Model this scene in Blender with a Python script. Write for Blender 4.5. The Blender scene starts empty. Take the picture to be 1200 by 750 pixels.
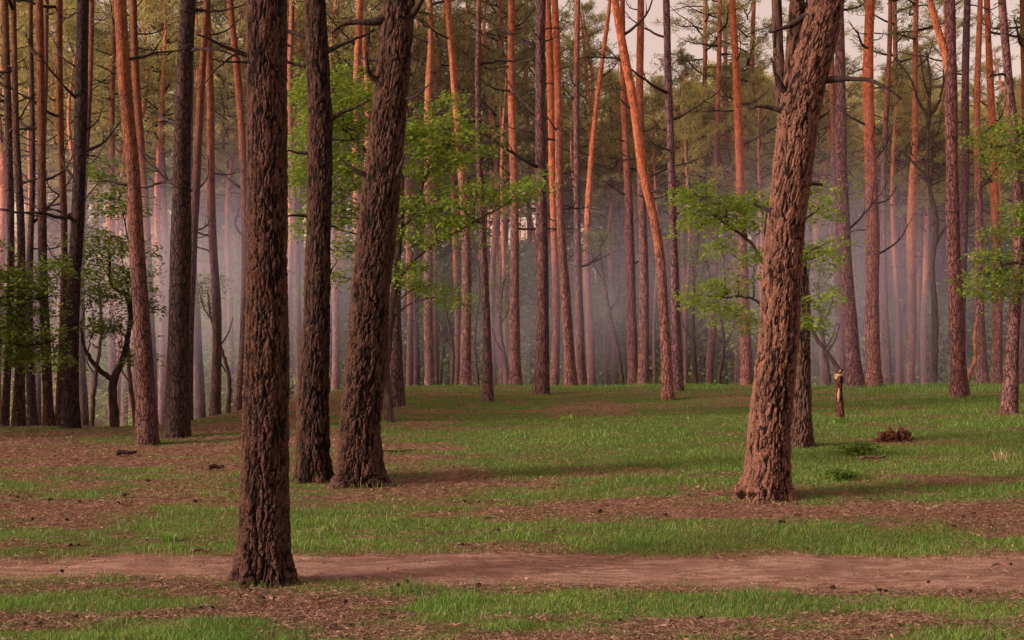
import bpy, math, random
import numpy as np
from mathutils import Vector, Matrix

random.seed(7)
rng = np.random.default_rng(7)
scene = bpy.context.scene
COL = scene.collection
R = math.radians

# ------------------------------------------------------------------ camera
CAM_Z, F, PITCH = 1.6, 1500.0, math.atan(45 / 1500)
cp, sp = math.cos(PITCH), math.sin(PITCH)
cam_data = bpy.data.cameras.new("camera")
cam = bpy.data.objects.new("camera", cam_data)
COL.objects.link(cam)
cam.location = (0, 0, CAM_Z)
cam.rotation_euler = (math.pi / 2 + PITCH, 0, 0)
cam_data.sensor_width = 36
cam_data.lens = 36 * F / 1200
cam_data.clip_end = 3000
scene.camera = cam


def at(u, v, d):
    """world point at distance d along the view axis that a direction of the photograph meets"""
    xc, yc = u - 600.0, 375.0 - v
    wy = F * cp - yc * sp
    wz = F * sp + yc * cp
    k = d / wy
    return Vector((xc * k, d, CAM_Z + wz * k))


def to_uv(x, y, z):
    y = np.maximum(y, 0.5)
    dz = z - CAM_Z
    depth = y * cp + dz * sp
    up = -y * sp + dz * cp
    return 600 + F * x / depth, 375 - F * up / depth


# ------------------------------------------------------------------ noise
def _hash(ix, iy, iz, s):
    h = (ix.astype(np.int64) * 374761393 + iy.astype(np.int64) * 668265263 + iz.astype(np.int64) * 2147483647 + s * 974634777)
    h = (h ^ (h >> 13)) * 1274126177
    h = h ^ (h >> 16)
    return (h & 0xFFFFF) / float(0xFFFFF)


def vnoise(x, y, z=None, s=0):
    x = np.asarray(x, float); y = np.asarray(y, float)
    z = np.zeros_like(x) if z is None else np.asarray(z, float)
    ix, iy, iz = np.floor(x), np.floor(y), np.floor(z)
    fx, fy, fz = x - ix, y - iy, z - iz
    fx, fy, fz = [t * t * (3 - 2 * t) for t in (fx, fy, fz)]
    r = 0
    for a in (0, 1):
        for b in (0, 1):
            for c in (0, 1):
                w = (fx if a else 1 - fx) * (fy if b else 1 - fy) * (fz if c else 1 - fz)
                r = r + w * _hash(ix + a, iy + b, iz + c, s)
    return r


def fbm(x, y, z=None, s=0, o=4):
    r, a, t, k = 0, 1.0, 0, 1.0
    for i in range(o):
        r = r + a * vnoise(np.asarray(x) * k, np.asarray(y) * k, None if z is None else np.asarray(z) * k, s + i)
        t += a; a *= 0.5; k *= 2.03
    return r / t


def worley(x, y, z, s=0):
    ix, iy, iz = np.floor(x), np.floor(y), np.floor(z)
    f1 = np.full(x.shape, 9.0); f2 = f1.copy(); cid = np.zeros(x.shape)
    for a in (-1, 0, 1):
        for b in (-1, 0, 1):
            for c in (-1, 0, 1):
                jx, jy, jz = ix + a, iy + b, iz + c
                dx = jx + _hash(jx, jy, jz, s) - x
                dy = jy + _hash(jx, jy, jz, s + 11) - y
                dz = jz + _hash(jx, jy, jz, s + 23) - z
                d = np.sqrt(dx * dx + dy * dy + dz * dz)
                n1 = d < f1
                f2 = np.where(n1, f1, np.minimum(f2, d))
                cid = np.where(n1, _hash(jx, jy, jz, s + 37), cid)
                f1 = np.where(n1, d, f1)
    return f1, f2, cid


def sstep(a, b, x):
    t = np.clip((np.asarray(x, float) - a) / (b - a), 0, 1)
    return t * t * (3 - 2 * t)


# ------------------------------------------------------------------ terrain
def prof(rows):
    d = [r[0] for r in rows]
    z = [r[1] if r[1] < 100 else 1.6 - (r[1] - 420) / 1500 * r[0] for r in rows]
    dd = np.linspace(-20, 600, 6201)
    zz = np.interp(dd, d, z)
    k = np.ones(15) / 15
    zz = np.convolve(np.pad(zz, 7, mode='edge'), k, 'valid')
    return dd, zz


PR = prof([(-400, 0), (8, 0), (9.2, .0), (11, .06), (13, 584), (14, 562), (17.5, 522), (21, 491), (26, 465), (30, 453.5), (32, 452), (36, .78),
           (45, .30), (60, -.5), (100, -2.5), (200, -3), (700, -3)])
PL = prof([(-400, 0), (8, 0), (9.2, .0), (11, .06), (13, 584), (14, 562), (17.5, 524), (20, 507), (21.5, 502), (24, .30), (30, -.1), (40, -.8),
           (60, -1.6), (100, -2.8), (200, -3), (700, -3)])


def ground_z(x, y):
    x = np.asarray(x, float); y = np.asarray(y, float)
    u = 600 + 1500 * x / np.maximum(y, 9)
    w = sstep(120, 470, u)
    zr = np.interp(y, *PR); zl = np.interp(y, *PL)
    bump = (fbm(x * .45, y * .45, s=3, o=3) - .5) * .10 * sstep(7, 14, y) + (fbm(x * 2.2, y * 2.2, s=9, o=2) - .5) * .03
    return zl * (1 - w) + zr * w + bump


def gz(x, y):
    return float(ground_z(np.array([x]), np.array([y]))[0])


def ground_hit(u, v, dmax=34.0):
    last = 6.0
    for d in np.arange(6, dmax, .1):
        p = at(u, v, d)
        if p.z <= gz(p.x, p.y):
            return d
    return dmax


# ------------------------------------------------------------------ mesh helpers
def mesh_np(name, verts, faces, mats, attrs=None, mat_idx=None, smooth=True):
    """verts (N,3); faces: list of arrays (M,3) / (M,4)"""
    verts = np.asarray(verts, np.float32)
    if not isinstance(faces, list):
        faces = [faces]
    faces = [np.asarray(f, np.int32) for f in faces if len(f)]
    me = bpy.data.meshes.new(name)
    me.vertices.add(len(verts))
    me.vertices.foreach_set("co", verts.ravel())
    loops = np.concatenate([f.ravel() for f in faces])
    sizes = np.concatenate([np.full(len(f), f.shape[1], np.int32) for f in faces])
    starts = np.concatenate([[0], np.cumsum(sizes)[:-1]]).astype(np.int32)
    me.loops.add(len(loops)); me.loops.foreach_set("vertex_index", loops)
    me.polygons.add(len(sizes)); me.polygons.foreach_set("loop_start", starts)
    me.polygons.foreach_set("loop_total", sizes)
    if mat_idx is not None:
        me.polygons.foreach_set("material_index", np.asarray(mat_idx, np.int32))
    if smooth:
        me.polygons.foreach_set("use_smooth", np.ones(len(sizes), bool))
    for k, a in (attrs or {}).items():
        at_ = me.attributes.new(k, 'FLOAT', 'POINT')
        at_.data.foreach_set("value", np.asarray(a, np.float32))
    for m in (mats if isinstance(mats, (list, tuple)) else [mats]):
        me.materials.append(m)
    me.update(calc_edges=True)
    return me


def new_obj(name, data, parent=None, loc=None):
    o = bpy.data.objects.new(name, data)
    COL.objects.link(o)
    if parent is not None:
        o.parent = parent
    if loc is not None:
        o.location = loc
    return o


def tag(o, label=None, cat=None, group=None, kind=None):
    for k, v in (("label", label), ("category", cat), ("group", group), ("kind", kind)):
        if v:
            o[k] = v
    return o


def spline(pts, n):
    """Catmull-Rom through rows of pts, n samples, evenly spaced by row length"""
    P = np.asarray(pts, float)
    if len(P) == 2:
        t = np.linspace(0, 1, n)[:, None]
        return P[0] * (1 - t) + P[1] * t
    seg = np.linalg.norm(np.diff(P[:, :3], axis=0), axis=1)
    s = np.concatenate([[0], np.cumsum(seg)])
    q = np.linspace(0, s[-1], n)
    out = np.zeros((n, P.shape[1]))
    m = np.gradient(P, s, axis=0)
    i = np.clip(np.searchsorted(s, q, side='right') - 1, 0, len(seg) - 1)
    h = seg[i][:, None]
    t = ((q - s[i]) / seg[i])[:, None]
    out = (2 * t**3 - 3 * t**2 + 1) * P[i] + (t**3 - 2 * t**2 + t) * h * m[i] + (-2 * t**3 + 3 * t**2) * P[i + 1] + (t**3 - t**2) * h * m[i + 1]
    if P.shape[1] > 3: out[:, 3] = np.interp(q, s, P[:, 3])
    return out


class Geo:
    """collects tubes and faces"""
    def __init__(s):
        s.v = []; s.q = []; s.t = []; s.n = 0; s.mq = []; s.mt = []
    def add(s, v, q=None, t=None, m=0):
        v = np.asarray(v, float)
        if q is not None and len(q): s.q.append(np.asarray(q) + s.n); s.mq.append(np.full(len(q), m))
        if t is not None and len(t): s.t.append(np.asarray(t) + s.n); s.mt.append(np.full(len(t), m))
        s.v.append(v); s.n += len(v)
    def tube(s, path, rad, k=5, m=0):
        path = np.asarray(path, float); n = len(path)
        rad = np.broadcast_to(np.asarray(rad, float), (n,))
        tan = np.gradient(path, axis=0)
        tan /= np.linalg.norm(tan, axis=1)[:, None] + 1e-9
        ref = np.array([0.13, 1, 0.0]) if abs(tan[:, 1].mean()) < .8 else np.array([1, 0, .1])
        a = np.cross(tan, ref); a /= np.linalg.norm(a, axis=1)[:, None] + 1e-9
        b = np.cross(tan, a)
        th = np.linspace(0, 2 * math.pi, k, endpoint=False)
        ring = path[:, None] + rad[:, None, None] * (a[:, None] * np.cos(th)[None, :, None] + b[:, None] * np.sin(th)[None, :, None])
        v = ring.reshape(-1, 3)
        i = np.arange(n - 1)[:, None] * k; j = np.arange(k)[None]
        j2 = (j + 1) % k
        q = np.stack([i + j, i + j2, i + k + j2, i + k + j], -1).reshape(-1, 4)
        v = np.vstack([v, path[:1], path[-1:]])
        c0, c1 = n * k, n * k + 1
        jj = np.arange(k)
        t = np.vstack([np.stack([np.full(k, c0), (jj + 1) % k, jj], -1), np.stack([np.full(k, c1), (n - 1) * k + jj, (n - 1) * k + (jj + 1) % k], -1)])
        s.add(v, q, t, m)
    def mesh(s, name, mats, smooth=True, attrs=None):
        faces, mi = [], []
        if s.q: faces.append(np.vstack(s.q)); mi.append(np.concatenate(s.mq))
        if s.t: faces.append(np.vstack(s.t)); mi.append(np.concatenate(s.mt))
        return mesh_np(name, np.vstack(s.v), faces, mats, attrs, np.concatenate(mi), smooth)


# ------------------------------------------------------------------ materials
class NT:
    def __init__(s, name, disp=False):
        s.mat = bpy.data.materials.new(name); s.mat.use_nodes = True
        s.t = s.mat.node_tree; s.t.nodes.clear()
        s.out = s.t.nodes.new("ShaderNodeOutputMaterial")
    def n(s, kind, inputs=None, **props):
        nd = s.t.nodes.new("ShaderNode" + kind)
        for k, v in props.items(): setattr(nd, k, v)
        for k, v in (inputs or {}).items():
            if isinstance(v, bpy.types.NodeSocket): s.t.links.new(v, nd.inputs[k])
            else: nd.inputs[k].default_value = v
        return nd
    def link(s, a, b): s.t.links.new(a, b)
    def mix(s, f, a, b, blend='MIX'):
        nd = s.t.nodes.new("ShaderNodeMix"); nd.data_type = 'RGBA'; nd.blend_type = blend
        for i, v in ((0, f), (6, a), (7, b)):
            if isinstance(v, bpy.types.NodeSocket): s.t.links.new(v, nd.inputs[i])
            elif i == 0: nd.inputs[i].default_value = v
            else: nd.inputs[i].default_value = (*v, 1) if len(v) == 3 else v
        return nd.outputs[2]
    def math(s, op, a, b=0.0, c=None, clamp=False):
        nd = s.t.nodes.new("ShaderNodeMath"); nd.operation = op; nd.use_clamp = clamp
        for i, v in enumerate((a, b) if c is None else (a, b, c)):
            if isinstance(v, bpy.types.NodeSocket): s.t.links.new(v, nd.inputs[i])
            else: nd.inputs[i].default_value = v
        return nd.outputs[0]
    def ramp(s, f, a, b, lo=0.0, hi=1.0):
        nd = s.n("MapRange", {0: f, 1: a, 2: b, 3: lo, 4: hi}, clamp=True, interpolation_type='SMOOTHSTEP')
        return nd.outputs[0]


def bark_far():
    """pine bark: grey brown plates below, thin flaky orange bark higher up.
    object colour: rgb tint, alpha = height in metres / 20 at which the bark turns orange"""
    t = NT("pine_bark")
    tc = t.n("TexCoord")
    oi = t.n("ObjectInfo")
    off = t.n("VectorMath", {0: tc.outputs['Object'], 1: oi.outputs['Location']}, operation='ADD')
    nz = t.n("TexNoise", {'Vector': off.outputs[0], 'Scale': 6.0, 'Detail': 4.0})
    dv = t.n("VectorMath", {0: nz.outputs['Color'], 1: (.5, .5, .5)}, operation='SUBTRACT')
    dv2 = t.n("VectorMath", {0: dv.outputs[0], 'Scale': .16}, operation='SCALE')
    ad = t.n("VectorMath", {0: off.outputs[0], 1: dv2.outputs[0]}, operation='ADD')
    mp = t.n("Mapping", {'Vector': ad.outputs[0], 'Scale': (1, 1, .24)})
    vo = t.n("TexVoronoi", {'Vector': mp.outputs[0], 'Scale': 19.0}, feature='DISTANCE_TO_EDGE')
    vc = t.n("TexVoronoi", {'Vector': mp.outputs[0], 'Scale': 19.0}, feature='F1')
    crack = t.ramp(vo.outputs['Distance'], -.06, .13)
    fine = t.n("TexNoise", {'Vector': off.outputs[0], 'Scale': 55.0, 'Detail': 3.0})
    big = t.n("TexNoise", {'Vector': off.outputs[0], 'Scale': 1.7, 'Detail': 5.0})
    sepc = t.n("SeparateColor", {0: vc.outputs['Color']})
    low = t.mix(sepc.outputs[0], (.066, .045, .048), (.235, .160, .163))
    low = t.mix(t.ramp(fine.outputs[0], .40, .62), low, (.25, .175, .17))
    low = t.mix(t.math('MULTIPLY', t.ramp(big.outputs[0], .55, .8), .3), low, (.26, .12, .07))
    low = t.mix(crack, (.022, .014, .015), low)
    mp2 = t.n("Mapping", {'Vector': ad.outputs[0], 'Scale': (1, 1, .55)})
    flk = t.n("TexNoise", {'Vector': mp2.outputs[0], 'Scale': 13.0, 'Detail': 6.0, 'Roughness': .7})
    hi = t.mix(t.ramp(flk.outputs[0], .35, .68), (.26, .100, .052), (.54, .27, .155))
    hi = t.mix(t.math('MULTIPLY', t.ramp(crack, 1, 0), .4), hi, (.06, .03, .02))
    spk = t.n("TexNoise", {'Vector': off.outputs[0], 'Scale': 15.0, 'Detail': 5.0, 'Roughness': .75})
    hi = t.mix(t.math('MULTIPLY', t.ramp(spk.outputs[0], .52, .60), .7), hi, (.085, .045, .035))
    hi = t.mix(t.math('MULTIPLY', t.ramp(big.outputs[0], .5, .7), .5), hi, (.30, .19, .15))
    z = t.n("SeparateXYZ", {0: tc.outputs['Object']}).outputs[2]
    th = t.math('MULTIPLY', oi.outputs['Alpha'], 20.0)
    zz = t.math('ADD', t.math('SUBTRACT', z, th), t.math('MULTIPLY', t.math('SUBTRACT', big.outputs[0], .5), 5.0))
    fac = t.ramp(zz, -1.6, 1.8)
    col = t.mix(fac, low, hi)
    col = t.mix(1.0, col, oi.outputs['Color'], 'MULTIPLY')
    hgt = t.math('ADD', t.math('MULTIPLY', crack, t.ramp(fac, 0, 1, 1.0, .35)), t.math('MULTIPLY', fine.outputs[0], .35))
    bp = t.n("Bump", {'Height': hgt, 'Strength': 1.0, 'Distance': .035})
    b = t.n("BsdfPrincipled", {'Base Color': col, 'Roughness': .9, 'Normal': bp.outputs[0]})
    b.inputs['Specular IOR Level'].default_value = .15
    t.link(b.outputs[0], t.out.inputs[0])
    return t.mat


def bark_near():
    """bark whose plates and fissures are in the mesh (attributes plate, cell)"""
    t = NT("pine_bark_furrowed")
    tc = t.n("TexCoord"); oi = t.n("ObjectInfo")
    pl = t.n("Attribute", attribute_name="plate").outputs['Fac']
    ce = t.n("Attribute", attribute_name="cell").outputs['Fac']
    mp = t.n("Mapping", {'Vector': tc.outputs['Object'], 'Scale': (1, 1, .45)})
    fine = t.n("TexNoise", {'Vector': mp.outputs[0], 'Scale': 70.0, 'Detail': 5.0, 'Roughness': .65})
    med = t.n("TexNoise", {'Vector': mp.outputs[0], 'Scale': 16.0, 'Detail': 4.0})
    big = t.n("TexNoise", {'Vector': tc.outputs['Object'], 'Scale': 2.2, 'Detail': 4.0})
    c = t.mix(t.ramp(ce, .2, .8), (.11, .078, .068), (.30, .215, .185))
    c = t.mix(t.ramp(fine.outputs[0], .40, .72), c, (.38, .285, .245))
    c = t.mix(t.math('MULTIPLY', t.ramp(med.outputs[0], .54, .70), .5), c, (.30, .13, .075))
    c = t.mix(t.math('MULTIPLY', t.ramp(big.outputs[0], .55, .75), .35), c, (.12, .11, .09))
    c = t.mix(t.ramp(pl, .0, .72), (.013, .007, .007), c)
    c = t.mix(1.0, c, oi.outputs['Color'], 'MULTIPLY')
    c = t.mix(1.0, c, (.68, .68, .68), 'MULTIPLY')
    mp3 = t.n("Mapping", {'Vector': tc.outputs['Object'], 'Scale': (1, 1, .6)})
    vo = t.n("TexVoronoi", {'Vector': mp3.outputs[0], 'Scale': 60.0}, feature='DISTANCE_TO_EDGE')
    h = t.math('ADD', t.math('MULTIPLY', fine.outputs[0], .9), t.math('MULTIPLY', t.ramp(vo.outputs[0], 0, .12), .4))
    bp = t.n("Bump", {'Height': h, 'Strength': 1.0, 'Distance': .013})
    b = t.n("BsdfPrincipled", {'Base Color': c, 'Roughness': .88, 'Normal': bp.outputs[0]})
    b.inputs['Specular IOR Level'].default_value = .18
    t.link(b.outputs[0], t.out.inputs[0])
    return t.mat


def leaf_mat(name, c1, c2, transl=.35, scale=1.2, tipcol=None):
    t = NT(name)
    g = t.n("NewGeometry")
    oi = t.n("ObjectInfo")
    nz = t.n("TexNoise", {'Vector': g.outputs['Position'], 'Scale': scale, 'Detail': 3.0})
    f = t.math('ADD', t.math('MULTIPLY', g.outputs['Random Per Island'], .55), t.math('MULTIPLY', t.ramp(nz.outputs[0], .3, .7), .45))
    col = t.mix(f, c1, c2)
    col = t.mix(1.0, col, oi.outputs['Color'], 'MULTIPLY')
    d = t.n("BsdfDiffuse", {'Color': col})
    tr = t.n("BsdfTranslucent", {'Color': col})
    gl = t.n("BsdfGlossy", {'Color': (1, 1, 1, 1), 'Roughness': .45})
    m = t.n("MixShader", {0: transl, 1: d.outputs[0], 2: tr.outputs[0]})
    m2 = t.n("MixShader", {0: .03, 1: m.outputs[0], 2: gl.outputs[0]})
    t.link(m2.outputs[0], t.out.inputs[0])
    return t.mat


def plain_bark(name, c1, c2, sc=30):
    t = NT(name)
    tc = t.n("TexCoord")
    oi = t.n("ObjectInfo")
    mp = t.n("Mapping", {'Vector': tc.outputs['Object'], 'Scale': (1, 1, .3)})
    nz = t.n("TexNoise", {'Vector': mp.outputs[0], 'Scale': sc, 'Detail': 5.0})
    col = t.mix(t.ramp(nz.outputs[0], .35, .7), c1, c2)
    col = t.mix(1.0, col, oi.outputs['Color'], 'MULTIPLY')
    bp = t.n("Bump", {'Height': nz.outputs[0], 'Strength': .7, 'Distance': .01})
    b = t.n("BsdfPrincipled", {'Base Color': col, 'Roughness': .9, 'Normal': bp.outputs[0]})
    b.inputs['Specular IOR Level'].default_value = .15
    t.link(b.outputs[0], t.out.inputs[0])
    return t.mat


def ground_mat():
    t = NT("forest_floor")
    g = t.n("NewGeometry")
    pos = g.outputs['Position']
    gr = t.n("Attribute", attribute_name="grass").outputs['Fac']
    pa = t.n("Attribute", attribute_name="path").outputs['Fac']
    n1 = t.n("TexNoise", {'Vector': pos, 'Scale': 1.3, 'Detail': 6.0, 'Roughness': .65})
    n2 = t.n("TexNoise", {'Vector': pos, 'Scale': 14.0, 'Detail': 5.0, 'Roughness': .7})
    n3 = t.n("TexNoise", {'Vector': pos, 'Scale': 75.0, 'Detail': 3.0, 'Roughness': .7})
    lit = t.mix(t.ramp(n2.outputs[0], .35, .68), (.15, .075, .055), (.38, .215, .155))
    lit = t.mix(t.math('MULTIPLY', t.ramp(n3.outputs[0], .5, .72), .75), lit, (.50, .30, .21))
    lit = t.mix(t.math('MULTIPLY', t.ramp(n3.outputs[0], .47, .34), .8), lit, (.040, .022, .018))
    gg = t.mix(t.ramp(n2.outputs[0], .3, .7), (.052, .110, .020), (.135, .200, .046))
    gg = t.mix(t.math('MULTIPLY', t.ramp(n1.outputs[0], .5, .7), .6), gg, (.19, .13, .06))
    f = t.math('ADD', gr, t.math('MULTIPLY', t.math('SUBTRACT', n2.outputs[0], .5), 1.3))
    f = t.math('ADD', f, t.math('MULTIPLY', t.math('SUBTRACT', n3.outputs[0], .5), .7))
    base = t.mix(t.ramp(f, .2, .95), lit, gg)
    mp = t.n("Mapping", {'Vector': pos, 'Scale': (.6, 3.2, 1)})
    n4 = t.n("TexNoise", {'Vector': mp.outputs[0], 'Scale': 3.5, 'Detail': 8.0, 'Roughness': .72})
    pc = t.mix(t.ramp(n4.outputs[0], .36, .66), (.24, .13, .105), (.48, .31, .265))
    pc = t.mix(t.math('MULTIPLY', t.ramp(n3.outputs[0], .55, .75), .5), pc, (.12, .06, .05))
    pc = t.mix(t.math('MULTIPLY', t.ramp(n1.outputs[0], .48, .62), .55), pc, (.20, .11, .085))
    pf = t.math('ADD', pa, t.math('MULTIPLY', t.math('SUBTRACT', n2.outputs[0], .5), .9))
    base = t.mix(t.ramp(pf, .4, .7), base, pc)
    base = t.mix(1.0, base, (.92, .90, .86), 'MULTIPLY')
    h = t.math('ADD', t.math('MULTIPLY', n2.outputs[0], .7), t.math('MULTIPLY', n3.outputs[0], .45))
    h = t.math('ADD', h, t.math('MULTIPLY', n4.outputs[0], .5))
    bp = t.n("Bump", {'Height': h, 'Strength': .9, 'Distance': .045})
    b = t.n("BsdfPrincipled", {'Base Color': base, 'Roughness': .95, 'Normal': bp.outputs[0]})
    b.inputs['Specular IOR Level'].default_value = .1
    t.link(b.outputs[0], t.out.inputs[0])
    return t.mat


M = {
    'bark': bark_far(), 'bark_near': bark_near(),
    'dead': plain_bark("dead_branch_wood", (.018, .012, .012), (.065, .040, .036)),
    'stem': plain_bark("smooth_dark_bark", (.040, .028, .024), (.105, .075, .065), 18),
    'needle': leaf_mat("pine_needles", (.13, .13, .045), (.52, .46, .18), .5, .8),
    'needle_gold': leaf_mat("sunlit_pine_needles", (.30, .30, .10), (.80, .70, .28), .55, 1.6),  # lit copy of the needles, sunlight put into the colour
    'leaf': leaf_mat("spring_leaves", (.12, .25, .030), (.38, .56, .09), .55, 1.5),
    'leaf_far': leaf_mat("undergrowth_leaves", (.11, .20, .07), (.30, .42, .15), .4, .35),
    'leaf_rust': leaf_mat("rusty_budding_leaves", (.22, .13, .08), (.42, .32, .16), .35, .4),
    'far': leaf_mat("distant_wood_leaves", (.16, .18, .09), (.38, .35, .20), .3, .12),
    'grass': leaf_mat("grass_blades", (.046, .155, .016), (.205, .345, .048), .35, .9),
    'dry': leaf_mat("dry_grass_blades", (.19, .12, .065), (.36, .26, .14), .3, 1.5),
    'litter': leaf_mat("fallen_needles", (.085, .042, .032), (.38, .235, .17), .05, 8),
    'ground': ground_mat(),
}

# ------------------------------------------------------------------ ground sheet with grass / path masks
PATCH = [  # u, v, su, sv, amount of grass added
    (100, 703, 130, 14, .45), (480, 695, 90, 12, .5), (690, 703, 140, 16, .45), (1120, 705, 120, 14, .1), (320, 700, 60, 12, -.1), (0, 735, 90, 16, .25),
    (150, 738, 120, 14, .15), (400, 725, 60, 14, -.35), (300, 715, 70, 10, -.3), (850, 715, 60, 14, .25), (580, 728, 80, 10, -.2), (760, 735, 80, 12, -.05),
    (1000, 735, 160, 10, -.15), (260, 745, 100, 6, .25),
    (60, 630, 140, 18, .35), (230, 636, 90, 14, .25), (430, 628, 160, 16, .4), (640, 628, 200, 15, .42), (880, 626, 160, 13, .45), (1100, 625, 110, 11, .25), (1190, 640, 60, 10, -.3),
    (60, 574, 80, 8, .35), (180, 582, 100, 16, -.4), (130, 608, 60, 8, -.1), (250, 560, 60, 12, -.2), (360, 600, 40, 10, .15), (430, 600, 60, 10, -.1),
    (30, 545, 100, 14, -.4), (120, 528, 120, 7, .1), (140, 515, 60, 5, .2), (300, 520, 80, 12, -.35), (30, 518, 80, 9, -.35), (230, 535, 60, 8, -.2),
    (240, 497, 40, 6, .4), (400, 540, 60, 16, -.1), (470, 525, 60, 12, -.35), (480, 550, 60, 10, -.2), (540, 582, 70, 12, -.3), (560, 560, 90, 8, -.1),
    (660, 545, 55, 8, -.55), (740, 600, 60, 10, -.3), (700, 575, 60, 8, .1), (780, 585, 90, 8, .25),
    (860, 600, 70, 8, -.55), (950, 600, 120, 9, -.6), (1100, 603, 90, 7, -.55), (1190, 597, 40, 7, -.5), (880, 590, 40, 12, -.4),
    (950, 560, 200, 14, .35), (1080, 580, 120, 8, .35), (1110, 563, 60, 4, -.55), (860, 553, 40, 7, -.3), (1050, 517, 30, 5, -.5),
    (700, 512, 170, 20, .5), (850, 500, 120, 18, .35), (1050, 530, 120, 20, .35), (1150, 500, 80, 20, .2),
    (650, 480, 120, 6, -.3), (800, 475, 60, 6, -.3), (740, 468, 160, 5, -.05), (520, 470, 60, 8, .3), (500, 500, 40, 8, -.1), (660, 488, 14, 3, -.6),
    (1010, 462, 60, 5, -.1), (1100, 470, 90, 12, .15), (560, 535, 60, 6, .1), (900, 540, 60, 10, .3),
]


def grass_mask(x, y, z=None):
    z = ground_z(x, y) if z is None else z
    u, v = to_uv(x, y, z)
    base = .54 + .07 * sstep(470, 620, u) - .12 * sstep(560, 500, v) * sstep(470, 400, u)
    base = base + .10 * sstep(560, 540, v) * sstep(520, 620, u) + .1 * sstep(600, 700, v) * 0
    for (a, b, su, sv, w) in PATCH:
        base = base + .72 * w * np.exp(-.5 * (((u - a) / su) ** 2 + ((v - b) / sv) ** 2))
    base = base + (fbm(x * .7, y * 1.8, s=21, o=4) - .5) * 1.6 + (fbm(x * 2.4, y * 5, s=31, o=4) - .5) * 1.15
    return base


def path_mask(x, y):
    wob = (fbm(x * .35, y * 0 + 3, s=41, o=3) - .5) * .35
    top = 10.2 + wob + .012 * x
    bot = 9.12 - .075 * x + wob * .8
    e = (fbm(x * 1.6, y * 3.5, s=45, o=4) - .5) * 1.0
    return sstep(-.35, .30, np.minimum(top - y, y - bot) + e * .5) * sstep(40, 25, np.abs(x))


def nonuni(lims, steps):
    out = [lims[0]]
    for a, b, st in zip(lims[:-1], lims[1:], steps):
        n = max(1, int(round((b - a) / st)))
        out += list(np.linspace(a, b, n + 1)[1:])
    return np.array(out)


gx = nonuni([-900, -200, -60, -22, -9, 9, 22, 60, 200, 900], [100, 14, 1.5, .14, .055, .14, 1.5, 14, 100])
gy = nonuni([-300, -40, 0, 6, 14, 24, 36, 60, 140, 300, 900], [60, 6, .6, .05, .075, .15, 1.0, 4, 20, 100])
GX, GY = np.meshgrid(gx, gy)
GZ = ground_z(GX, GY)
gm = np.clip(grass_mask(GX.ravel(), GY.ravel(), GZ.ravel()), 0, 1)
pm = path_mask(GX.ravel(), GY.ravel())
GZ = GZ - (pm.reshape(GZ.shape)) * .035 + (vnoise(GX * 9, GY * 9, s=77) - .5) * .018 * (GY < 36) * (GY > 5)
nx, ny = len(gx), len(gy)
i = (np.arange(ny - 1)[:, None] * nx + np.arange(nx - 1)[None]).ravel()
gq = np.stack([i, i + 1, i + nx + 1, i + nx], -1)
gme = mesh_np("ground", np.stack([GX.ravel(), GY.ravel(), GZ.ravel()], -1), gq, M['ground'], {"grass": gm * (1 - pm), "path": pm})
ground = new_obj("ground", gme)
tag(ground, kind="structure")


# ------------------------------------------------------------------ grass, dry stalks, litter
def scatter(n, u0=-40, u1=1240, d0=6.6, d1=34, power=1.6):
    """random ground points inside the view wedge and a bit to either side, denser near"""
    t = rng.random(n)
    a = 1 - power
    d = (d0 ** a + t * (d1 ** a - d0 ** a)) ** (1 / a)
    u = rng.uniform(u0, u1, n)
    x = (u - 600) / 1500 * d * 1.12
    return x, d


def blades(n, keep, hrange, w, mat_name, name, lean=.35, power=1.6, d1=34, hgt=None):
    x, y = scatter(n, power=power, d1=d1)
    z = ground_z(x, y)
    g = grass_mask(x, y, z)
    p = path_mask(x, y)
    k = keep(g, p, x, y)
    x, y, z, g = x[k], y[k], z[k], g[k]
    m = len(x)
    h = rng.uniform(hrange[0], hrange[1], m) * np.clip(.55 + g * .6, .3, 1.4)
    if hgt is not None: h *= hgt(x, y)
    h = h * (.72 + .28 * sstep(9, 13, y))
    w = w * (1 + (y - 8) / 26); h = h * (1 - .25 * sstep(9, 20, y))
    th = rng.uniform(0, 2 * math.pi, m)
    la = rng.uniform(0, 2 * math.pi, m); lr = rng.uniform(.05, 1, m) * lean
    dx, dy = np.cos(th) * w * .5, np.sin(th) * w * .5
    lx, ly = np.cos(la) * lr * h, np.sin(la) * lr * h
    b = np.stack([x, y, z - .012], -1)
    e = np.stack([dx, dy, np.zeros(m)], -1)
    mid = b + np.stack([lx * .35, ly * .35, h * .6], -1)
    tip = b + np.stack([lx * 1.2, ly * 1.2, h], -1)
    V = np.stack([b - e, b + e, mid + e * .75, mid - e * .75, tip], 1).reshape(-1, 3)
    o = np.arange(m)[:, None] * 5
    me = mesh_np(name, V, [o + np.array([[0, 1, 2, 3]]), o + np.array([[3, 2, 4]])], M[mat_name], smooth=False)
    ob = new_obj(name, me)
    return ob


def tallness(x, y):
    u, v = to_uv(x, y, ground_z(x, y))
    return 1 + .9 * sstep(465, 456, v) + .8 * np.exp(-.5 * (((u - 500) / 45) ** 2 + ((v - 693) / 7) ** 2)) + .9 * sstep(930, 1000, u) * sstep(510, 480, v) \
        + .5 * (fbm(x * 1.7, y * 1.7, s=66, o=3) > .62)


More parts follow.
